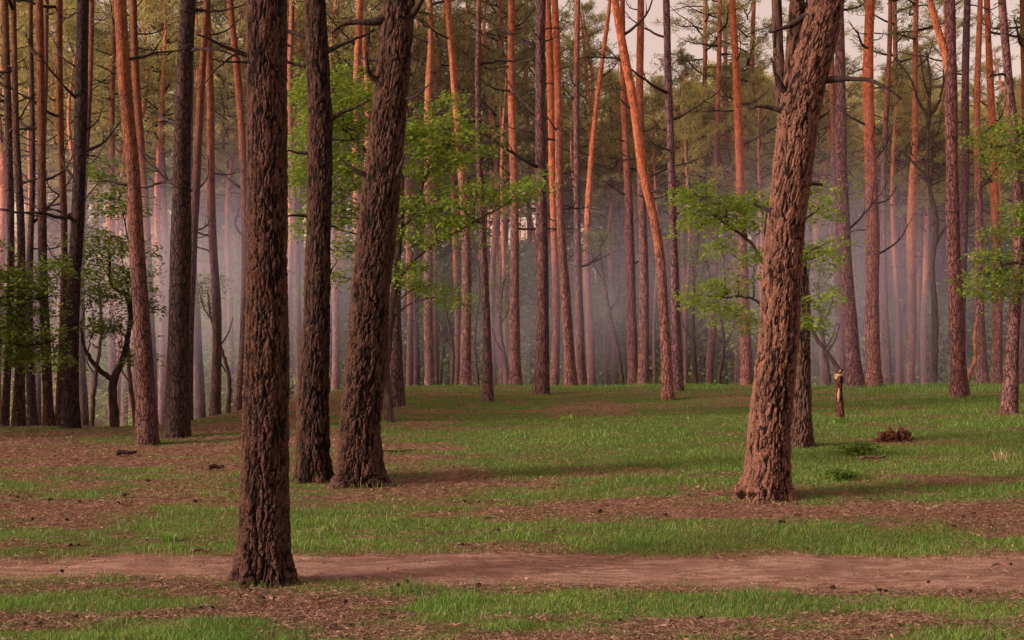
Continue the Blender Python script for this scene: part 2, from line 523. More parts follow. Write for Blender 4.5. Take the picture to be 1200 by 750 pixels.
gr = blades(560000, lambda g, p, x, y: (g + rng.normal(0, .30, len(g)) > .60) & (rng.random(len(g)) > p * 1.25), (.014, .062), .0036, 'grass', 'grass', lean=.75, hgt=tallness)
tag(gr, "short green grass growing in patches across the forest clearing", "grass", kind="stuff")
dg = blades(260000, lambda g, p, x, y: (g + rng.normal(0, .3, len(g)) > .25) & (rng.random(len(g)) > p * 1.1), (.015, .05), .003, 'dry', 'dry_grass', lean=1.1)
tag(dg, "straw coloured dry grass stalks mixed into the green", "dry grass", kind="stuff")


def litter_mesh(n):
    x, y = scatter(n, power=1.9, d1=27)
    z = ground_z(x, y) - path_mask(x, y) * .03
    g = grass_mask(x, y, z)
    k = (g + rng.normal(0, .15, n) < .62) & (rng.random(n) > path_mask(x, y) * .85)
    x, y, z = x[k], y[k], z[k]; m = len(x)
    th = rng.uniform(0, math.pi, m); L = rng.uniform(.008, .028, m); w = rng.uniform(.0009, .0022, m) * (1 + (y - 8) / 14)
    chip = rng.random(m) < .12
    L = np.where(chip, L * .6, L); w = np.where(chip, w * 3.0, w)
    t = np.stack([np.cos(th), np.sin(th), rng.normal(0, .22, m)], -1) * L[:, None]
    s = np.stack([-np.sin(th), np.cos(th), rng.normal(0, .5, m)], -1) * w[:, None]
    c = np.stack([x, y, z + .010 + rng.random(m) * .008], -1)
    V = np.stack([c - t - s, c + t - s, c + t + s, c - t + s], 1).reshape(-1, 3)
    return mesh_np("needle_litter", V, np.arange(m * 4).reshape(-1, 4), M['litter'], smooth=False)


lt = new_obj("needle_litter", litter_mesh(330000))
tag(lt, "reddish brown fallen needles and bark flakes on bare soil", "needle litter", kind="stuff")


# ------------------------------------------------------------------ branches, crowns (shared meshes)
def crooked(start, direc, length, n, wob, up=0.0, rs=random):
    p = np.array(start, float); d = np.array(direc, float); d /= np.linalg.norm(d)
    pts = [p.copy()]
    for i in range(n):
        d = d + np.array([rs.gauss(0, wob), rs.gauss(0, wob), rs.gauss(0, wob) + up])
        d /= np.linalg.norm(d)
        p = p + d * length / n
        pts.append(p.copy())
    return np.array(pts)


def dead_branch(seed, L):
    rs = random.Random(seed); g = Geo()
    main = crooked((0, 0, 0), (1, 0, rs.uniform(-.05, .35)), L, 9, .13, rs.uniform(-.05, .10), rs)
    r = np.linspace(.034, .009, 10) * (L / 1.2) ** .5
    g.tube(main, r, 5)
    for k in range(rs.randint(2, 5)):
        i = rs.randint(3, 8)
        d = main[i] - main[i - 1]; d = d / np.linalg.norm(d)
        side = np.array([rs.gauss(0, 1), rs.gauss(0, 1), rs.gauss(0.2, .7)])
        s = crooked(main[i], d + side * .8, L * rs.uniform(.15, .4), 4, .2, 0, rs)
        g.tube(s, np.linspace(r[i] * .6, .003, 5), 4)
    return g.mesh("dead_branch", M['dead'])


DEAD = [dead_branch(s, L) for s, L in zip(range(9), (.9, 1.2, 1.5, 1.9, 1.1, 1.4, 2.2, .6, .8))]


def stub(seed, L, r):
    rs = random.Random(seed); g = Geo()
    main = crooked((-.03, 0, 0), (1, 0, .15), L, 8, .16, rs.uniform(-.08, .12), rs)
    g.tube(main, np.concatenate([np.linspace(r * 1.5, r * .8, 4), np.linspace(r * .75, r * .35, 5)]), 8)
    return g.mesh("branch_stub", M['dead'])


def tris_needles(g, centers, dirs, nper, L, w, m=1, rs=None):
    """fans of needles at centers, fanned about dirs"""
    n = len(centers)
    c = np.repeat(np.asarray(centers), nper, 0); d = np.repeat(np.asarray(dirs), nper, 0)
    r = rs.normal(0, 1, (n * nper, 3)); r /= np.linalg.norm(r, axis=1)[:, None]
    v = d * .75 + r; v[:, 2] += .15
    v /= np.linalg.norm(v, axis=1)[:, None]
    ln = rs.uniform(.6, 1.15, n * nper)[:, None] * L
    s = np.cross(v, rs.normal(0, 1, v.shape)); s /= np.linalg.norm(s, axis=1)[:, None] + 1e-9
    c = c + rs.normal(0, L * .35, c.shape)
    V = np.stack([c - s * w, c + s * w, c + v * ln], 1).reshape(-1, 3)
    g.add(V, None, np.arange(len(V)).reshape(-1, 3), m)


def pine_crown(seed, H=8.0, W=2.6, nb=30, mat='needle', dens=1.0, nper=13):
    rs = random.Random(seed); nr = np.random.default_rng(seed); g = Geo()
    C, D = [], []
    for i in range(nb):
        f = (i + rs.random()) / nb
        z = H * f * .97
        az = i * 2.4 + rs.uniform(-.6, .6)
        prof_ = (math.sin(math.pi * min(1, .18 + f * .82)) ** .7)
        L = W * prof_ * rs.uniform(.6, 1.15)
        el = -.05 + f * .9 + rs.uniform(-.15, .2)
        d = (math.cos(az) * math.cos(el), math.sin(az) * math.cos(el), math.sin(el))
        p = crooked((0, 0, z), d, L, 7, .13, .05, rs)
        g.tube(p, np.linspace(.045 * (1.2 - f), .010, 8), 4, 0)
        if rs.random() < .12: continue
        nt = int((8 + L * 7) * dens)
        for k in range(nt):
            t = rs.uniform(.32, 1.0) * 7
            j = min(6, int(t)); q = p[j] + (p[j + 1] - p[j]) * (t - j)
            dd = p[j + 1] - p[j]; dd = dd / np.linalg.norm(dd)
            side = np.array([rs.gauss(0, 1), rs.gauss(0, 1), rs.gauss(.15, .35)])
            off = side * L * .13
            e = q + off
            if k % 3 == 0: g.tube(np.array([q, (q + e) / 2 + (0, 0, .02), e]), [.010, .007, .004], 3, 0)
            C.append(e); D.append(dd * .6 + side / np.linalg.norm(side) * .6)
    tris_needles(g, np.array(C), np.array(D), nper, .22, .017, 1, nr)
    return g.mesh("pine_crown", [M['dead'], M[mat]], smooth=False)


CROWNS = [pine_crown(100 + k, 8.5, 2.3 + .25 * (k % 3), 30 + 3 * (k % 2), dens=1.15) for k in range(6)]
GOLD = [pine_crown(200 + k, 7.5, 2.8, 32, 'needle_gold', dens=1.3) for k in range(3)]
SPARSE = [pine_crown(300 + k, 8.5, 2.0, 22, dens=.7, nper=14) for k in range(2)]


def leaves_at(g, C, nper, size, spread, nr, m=1, flat=.22):
    """sprays of rhombic leaves lying roughly level around each centre"""
    C = np.asarray(C); n = len(C)
    tilt = nr.normal(0, .28, (n, 2))
    c = np.repeat(C, nper, 0); ti = np.repeat(tilt, nper, 0)
    r = np.sqrt(nr.random(n * nper)) * spread * np.repeat(nr.uniform(.6, 1.25, n), nper); a = nr.uniform(0, 2 * math.pi, n * nper)
    ox, oy = r * np.cos(a), r * np.sin(a)
    oz = ox * ti[:, 0] + oy * ti[:, 1] + nr.normal(0, spread * flat, n * nper) - r * r * .25 / spread
    p = c + np.stack([ox, oy, oz], -1)
    h = a + nr.normal(0, .7, n * nper)
    L = nr.uniform(.6, 1.2, n * nper) * size
    t = np.stack([np.cos(h), np.sin(h), nr.normal(-.25, .45, n * nper)], -1); t /= np.linalg.norm(t, axis=1)[:, None]
    s = np.cross(t, np.stack([nr.normal(0, .35, n * nper), nr.normal(0, .35, n * nper), np.ones(n * nper)], -1)); s /= np.linalg.norm(s, axis=1)[:, None]
    t *= L[:, None]; s *= (L * .34)[:, None]
    V = np.stack([p, p + t * .45 + s, p + t, p + t * .45 - s], 1).reshape(-1, 3)
    g.add(V, np.arange(len(V)).reshape(-1, 4), None, m)


def broad_crown(seed, H, W, mat, nspray=90, nper=26, size=.11, spread=.5):
    rs = random.Random(seed); nr = np.random.default_rng(seed); g = Geo()
    C = []
    for k in range(nspray // 4):
        f = rs.random() ** .8; az = rs.uniform(0, 6.28)
        L = W * math.sin(math.pi * (.15 + .8 * f)) * rs.uniform(.5, 1.1)
        p = crooked((0, 0, f * H * .8), (math.cos(az), math.sin(az), rs.uniform(.1, .9)), L, 6, .16, .03, rs)
        g.tube(p, np.linspace(.028, .006, 7), 4, 0)
        for q in range(2):
            j = rs.randint(2, 5)
            s = crooked(p[j], p[j + 1] - p[j] + np.array([rs.gauss(0, .25), rs.gauss(0, .25), rs.gauss(.1, .15)]), L * .5, 4, .2, 0, rs)
            g.tube(s, np.linspace(.012, .003, 5), 3, 0); C += [s[4], s[3]]
        C += [p[6], p[5]][:1 if rs.random() < .5 else 2]
    leaves_at(g, C, nper, size, spread, nr, 1, .3)
    return g.mesh("leafy_crown", [M['stem'], M[mat]], smooth=False)


LEAFY = [broad_crown(400 + k, 4.5, 2.2, 'leaf_far', 150, 60, .17, .62) for k in range(4)]
RUST = [broad_crown(500 + k, 6.0, 2.4, 'leaf_rust', 170, 34, .12, .62) for k in range(3)]
BARE = [broad_crown(600 + k, 5.0, 2.0, 'leaf_rust', 120, 4, .08, .4) for k in range(2)]


# ------------------------------------------------------------------ trunks
def px_path(pts, d, base_w=None):
    """picture-measured trunk line -> 3D centre line and radii relative to the base on the ground, extended to the tree top"""
    P = [at(p[0], p[1], d) for p in pts]
    Rr = [p[2] * d / 1500 / 2 for p in pts]
    g = gz(P[0].x, P[0].y)
    return P, Rr, g


def far_trunk_mesh(P3, rad, k=12, n=46, seed=0, flare=.28):
    path = spline(np.hstack([np.array(P3), np.array(rad)[:, None]]), n)
    c, r = path[:, :3], path[:, 3]
    nr = np.random.default_rng(seed)
    h = c[:, 2] - c[0, 2] - .3
    r = r * (1 + flare * np.exp(-np.maximum(h, 0) / .22))
    r = r * (1 + .035 * np.sin(h * 3.1 + seed) + .03 * (nr.random(n) - .5))
    c = c + np.stack([np.sin(h * .9 + seed) * .018, np.cos(h * .7 + seed * 2) * .03, 0 * h], -1)
    th = np.linspace(0, 2 * math.pi, k, endpoint=False)
    lob = 1 + .05 * np.sin(3 * th[None] + seed + h[:, None] * .3) + .12 * np.exp(-np.maximum(h, 0) / .18)[:, None] * np.sin(5 * th[None] + seed)
    ring = np.stack([c[:, 0, None] + r[:, None] * lob * np.cos(th), c[:, 1, None] + r[:, None] * lob * np.sin(th), np.broadcast_to(c[:, 2, None], (n, k))], -1)
    V = ring.reshape(-1, 3)
    i = np.arange(n - 1)[:, None] * k; j = np.arange(k)[None]; j2 = (j + 1) % k
    q = np.stack([i + j, i + j2, i + k + j2, i + k + j], -1).reshape(-1, 4)
    V = np.vstack([V, c[-1:]])
    t = np.stack([np.full(k, n * k), (n - 1) * k + np.arange(k), (n - 1) * k + (np.arange(k) + 1) % k], -1)
    return mesh_np("pine_trunk", V, [q, t], M['bark'])


def near_trunk_mesh(P3, rad, seed, k=210, step=.0085, detail_top=7.0, lobes=6, flare=.42, burl=None, cellw=.040):
    P3 = np.array(P3)
    arr = np.hstack([P3, np.array(rad)[:, None]])
    path = spline(arr, 400)
    hs = path[:, 2]
    zq = np.concatenate([np.arange(hs[0], min(detail_top, hs[-1]), step), np.linspace(min(detail_top, hs[-1] - .1), hs[-1], 60)[1:]])
    c = np.stack([np.interp(zq, hs, path[:, a]) for a in range(4)], -1)
    n = len(zq)
    r = c[:, 3]; h = zq
    th = np.linspace(0, 2 * math.pi, k, endpoint=False)
    H = np.broadcast_to(h[:, None], (n, k)); T = np.broadcast_to(th[None], (n, k))
    hp = np.maximum(H, 0)
    low = np.exp(-hp / .20) + .35 * np.exp(-hp / .06)
    rr = r[:, None] * (1 + flare * low * (.55 + .45 * np.sin(lobes * T + seed + .6 * np.sin(2 * T))) + .05 * np.sin(2 * T + seed + H * .6) + .05 * (vnoise(np.cos(T) * 1.5, np.sin(T) * 1.5, H * 1.4, s=seed) - .5))
    X = rr * np.cos(T); Y = rr * np.sin(T)
    # distorted long cells = bark plates
    wx = (fbm(X * 11, Y * 11, H * 6, s=seed + 5, o=4) - .5) * .11
    wy = (fbm(X * 11 + 7, Y * 11, H * 6, s=seed + 8, o=4) - .5) * .11
    q = 1 / cellw
    f1, f2, cid = worley((X + wx) * q * .8, (Y + wy) * q * .8, (H + (wx + wy) * 3) * q * .22, s=seed)
    rag = (fbm(X * 50, Y * 50, H * 24, s=seed + 90, o=3) - .5)
    fq = 1.2 / cellw
    na = fbm((X + wx * .5) * fq, (Y + wy * .5) * fq, (H + wx * 2) * fq * .22, s=seed + 13, o=2) - .5
    nb_ = fbm((X + wx * .5) * fq * 1.5, (Y + wy * .5) * fq * 1.5, (H + wy) * fq * .34, s=seed + 47, o=2) - .5
    nc_ = fbm((X + wx) * fq * 1.2, (Y + wy) * fq * 1.2, (H + (wx + wy) * 2.2) * fq * .95, s=seed + 71, o=2) - .5
    wid = .75 + .9 * vnoise(X * 7, Y * 7, H * 3, s=seed + 3)
    c1 = sstep(0, .105, (np.abs(na) + rag * .045) / wid)
    c2 = sstep(0, .085, (np.abs(nb_) + rag * .045) / wid)
    c3 = sstep(0, .075, (np.abs(nc_) + rag * .035) / wid)
    plate = c1 * (.40 + .60 * c2) * (.30 + .70 * c3)
    chips = c3; cid2 = np.clip(np.floor((nb_ * 2.2 + .5) * 6) / 6, 0, 1)
    layer = np.floor((fbm(X * 17, Y * 17, H * 6, s=seed + 31, o=3) + rag * .14) * 11) / 11
    fine = fbm(X * 80, Y * 80, H * 40, s=seed + 9, o=2) - .5
    amp = .019 * np.clip(rr / .17, .6, 1.2) * (.75 + .5 * np.exp(-hp / 1.5))
    disp = amp * (plate * .95 + 1.0 * (layer - .5) + .2 * cid) + fine * .006 + rag * .008 - amp * 1.0
    if burl:
        bt, bh, ba = burl
        dt = np.arctan2(np.sin(T - bt), np.cos(T - bt))
        gb = np.exp(-.5 * ((dt / .42) ** 2 + ((H - bh) / .085) ** 2))
        disp = disp + gb * (ba + (fbm(X * 22, Y * 22, H * 22, s=3, o=3) - .5) * .11)
    R2 = rr + disp
    V = np.stack([c[:, 0, None] + R2 * np.cos(T), c[:, 1, None] + R2 * np.sin(T), H], -1).reshape(-1, 3)
    i = np.arange(n - 1)[:, None] * k; j = np.arange(k)[None]; j2 = (j + 1) % k
    qd = np.stack([i + j, i + j2, i + k + j2, i + k + j], -1).reshape(-1, 4)
    V = np.vstack([V, c[-1:, :3]])
    t = np.stack([np.full(k, n * k), (n - 1) * k + np.arange(k), (n - 1) * k + (np.arange(k) + 1) % k], -1)
    pl = np.append(plate.ravel(), .5); ce = np.append((cid * .35 + cid2 * .35 + (layer + .1) * .45).ravel(), .5)
    return mesh_np("pine_trunk", V, [qd, t], M['bark_near'], {"plate": pl, "cell": ce})


def axis_point(P3, z):
    A = np.array(P3)
    return [float(np.interp(z, A[:, 2], A[:, 0])), float(np.interp(z, A[:, 2], A[:, 1])), z]


def add_branch(root, me, P3, z, az, sc, rad, name='branch', tilt=0.0):
    p = axis_point(P3, z)
    o = new_obj(name, me, root, (p[0] + math.cos(az) * rad * .8, p[1] + math.sin(az) * rad * .8, z))
    o.rotation_euler = (0, -tilt, az)
    o.scale = (sc, sc, sc)
    return o


def grow(pts, d, total, base=None):
    """3D line relative to base: extends below ground and up to the total height"""
    P, Rr, g = px_path(pts, d)
    b = Vector((P[0].x, P[0].y, gz(P[0].x, P[0].y) if base is None else base))
    rel = [(p - b) for p in P]
    if rel[0].z > .05:                              # foot is behind the rise: carry the trunk down to the ground
        rel = [Vector((rel[0].x, 0, 0))] + rel
        Rr = [Rr[0] * 1.03] + Rr
    rel[0].z = 0
    slope = (rel[1] - rel[0]) / max(.05, rel[1].z - rel[0].z)
    rel = [rel[0] - slope * .3] + rel
    Rr = [Rr[0] * 1.02] + Rr
    last = rel[-1]
    total = max(total, last.z + 2.0)
    if last.z < total:
        dirx = (rel[-1].x - rel[-2].x) / max(.2, rel[-1].z - rel[-2].z)
        for f in (.35, .7, 1.0):
            z = last.z + (total - last.z) * f
            rel.append(Vector((last.x + dirx * (z - last.z) * .55, last.y, z)))
            Rr.append(Rr[-1] * (1 - .38 * f) if f < 1 else .02)
    # keep z strictly rising
    R2, P2 = [Rr[0]], [rel[0]]
    for p, r in zip(rel[1:], Rr[1:]):
        if p.z > P2[-1].z + .02: P2.append(p); R2.append(r)
    return b, P2, R2


ALL = []


def pine(pts, d, label, orange=6.0, tint=(1, 1, 1), near=None, total=18.5, crown=None, nbr=None, seed=None, group=None, crown_at=None, br_range=None):
    seed = len(ALL) + 1 if seed is None else seed
    rs = random.Random(seed * 13)
    b, P3, Rr = grow(pts, d, total)
    root = new_obj("pine_tree", None); root.location = b
    root.empty_display_size = .3
    tag(root, label, "pine tree", group)
    if near:
        me = near_trunk_mesh(P3, Rr, seed, **near)
    else:
        me = far_trunk_mesh(P3, Rr, seed=seed)
    tr = new_obj("trunk", me, root)
    tr.color = (*tint, orange / 20)
    zc = total * .56 if crown_at is None else crown_at
    cr = crown or (CROWNS[seed % len(CROWNS)] if seed % 3 == 0 else SPARSE[seed % 2])
    if cr != 'none':
        p = axis_point(P3, zc)
        o = new_obj("crown", cr, root, p)
        s = (total - zc + .6) / 8.5
        o.scale = (rs.uniform(.9, 1.25), rs.uniform(.9, 1.25), s)
        o.rotation_euler = (0, 0, rs.uniform(0, 6.28))
        o.color = (*[rs.uniform(.8, 1.2)] * 3, 1)
    nb = (6 if d > 18 else 0) if nbr is None else int(nbr * 1.5 + 1)
    z0, z1 = br_range or (3.2, zc)
    for k in range(nb):
        z = rs.uniform(z0, z1); az = rs.choice([rs.uniform(-.9, .9), rs.uniform(2.2, 4.1), rs.uniform(0, 6.28)])
        rad = float(np.interp(z, [p.z for p in P3], Rr))
        add_branch(root, rs.choice(DEAD), P3, z, az, rs.uniform(.45, .95), rad, tilt=rs.uniform(-.3, .35))
    ALL.append((root, P3, Rr, d))
    return root, P3, Rr


def zat(P3, b, v, d):
    return at(600, v, d).z - b.z


def stub_branch(root, P3, Rr, b, d, v, side, L, r, seed, fwd=-.25, tilt=0.0, label=None):
    """a broken branch at photo row v on the left or right flank of a trunk"""
    z = zat(P3, b, v, d)
    rad = float(np.interp(z, [p.z for p in P3], Rr))
    az = (math.pi - fwd if side < 0 else fwd)
    add_branch(root, stub(seed, L * 1.35 + .08, r * 1.6), P3, z, az, 1, rad, tilt=tilt)


# ---- the five great trunks of the foreground
dA = 9.2
rA, PA, RA = pine([(309, 681, 62), (309, 640, 60), (311, 520, 57), (313, 300, 51), (313, 150, 50), (313, 0, 48), (313, -250, 45)], dA,
                  "thickest straight pine trunk beside the dirt path, nearest of all the trees", orange=30, tint=(.52, .35, .32),
                  near=dict(k=230, step=.0075, detail_top=4.9, flare=.34, lobes=7), total=17, seed=3)
dB = 14.0
rB, PB, RB = pine([(367, 558, 37), (367, 470, 37), (371, 370, 31), (373, 280, 30), (375, 150, 31), (369, 0, 27), (367, -150, 25)], dB,
                  "straight dark pine between the thick front trunk and the curved trunk", orange=30, tint=(.43, .31, .29),
                  near=dict(k=170, step=.011, detail_top=6.4, flare=.32, lobes=6), total=18, seed=14)
dC = 13.8
rC, PC, RC = pine([(421, 566, 54), (422, 500, 48), (430, 420, 47), (434, 340, 44), (441, 280, 45), (449, 200, 43), (458, 110, 39), (467, 0, 41), (476, -150, 36)], dC,
                  "dark furrowed pine curving up to the right, with broken branch stubs", orange=30, tint=(.52, .37, .33),
                  near=dict(k=220, step=.0095, detail_top=6.4, flare=.34, lobes=5, cellw=.046), total=18, seed=25)
dD = 12.9
rD, PD, RD = pine([(898, 586, 56), (902, 500, 53), (912, 400, 49), (919, 280, 46), (929, 200, 46), (943, 100, 49), (957, 50, 46), (967, 0, 43), (985, -150, 36)], dD,
                  "big leaning pine with sunlit reddish bark and a knobbly burl at its foot", orange=30, tint=(1.12, .76, .66),
                  near=dict(k=220, step=.009, detail_top=5.6, flare=.30, lobes=5, burl=(math.pi * 1.12, .10, .075), cellw=.042), total=17, seed=36)
dE = 17.6
rE, PE, RE = pine([(938, 526, 27), (939, 440, 22), (938, 340, 20), (925, 200, 18), (912, 60, 13), (910, 0, 12)], dE,
                  "slimmer pine standing directly behind the leaning sunlit trunk", orange=6.0, tint=(.70, .52, .50),
                  near=dict(k=120, step=.016, detail_top=5.5, flare=.3, lobes=5), total=17, seed=47)

bC = rC.location
for v, s, L, r, sd, tl in ((25, -1, .42, .026, 1, -.35), (100, -1, .26, .022, 2, .25), (208, -1, .22, .018, 3, .5), (22, 1, .42, .022, 4, .35), (213, 1, .20, .018, 5, .2), (120, 1, .35, .010, 9, -.1), (75, -1, .16, .012, 12, .1)):
    stub_branch(rC, PC, RC, bC, dC, v, s, L, r, sd, fwd=-.5, tilt=tl)
for v, s, L, r, sd, tl in ((45, -1, .30, .018, 6, .2), (62, 1, .42, .016, 7, .15), (140, 1, .34, .016, 8, 0), (255, -1, .28, .010, 10, -.1), (238, 1, .22, .010, 11, 0), (78, -1, .3, .012, 13, -.2), (327, 1, .12, .008, 15, .3), (180, -1, .2, .010, 16, .1)):
    stub_branch(rB, PB, RB, rB.location, dB, v, s, L, r, sd, tilt=tl)
for v, s, L, r, sd, tl in ((20, -1, .30, .020, 21, -.15), (112, -1, .28, .020, 22, .1), (132, -1, .24, .020, 23, -.25), (250, -1, .13, .016, 24, .1), (96, 1, .62, .018, 25, -.12), (217, 1, .16, .014, 26, .1), (142, 1, .10, .012, 27, .1), (10, -1, .3, .012, 28, .3)):
    stub_branch(rD, PD, RD, rD.location, dD, v, s, L, r, sd, tilt=tl)
for v, s, L, r, sd, tl in ((68, -1, .30, .010, 31, .3), (66, -1, .34, .006, 32, -.2), (75, -1, .22, .006, 33, 0)):
    stub_branch(rA, PA, RA, rA.location, dA, v, s, L, r, sd, tilt=tl)
# second stem forking off the leaning pine
bD = rD.location
fk = [at(u, v, dD + .05) - bD for u, v in ((930, 150), (927, 100), (931, 50), (934, 0), (940, -150), (950, -500))]
me = near_trunk_mesh([Vector(p) for p in fk], [.04, .078, .088, .085, .075, .03], 71, k=90, step=.012, detail_top=5.6, flare=0, cellw=.045)
lm = new_obj("limb", me, rD); lm.color = (.60, .42, .38, 1)

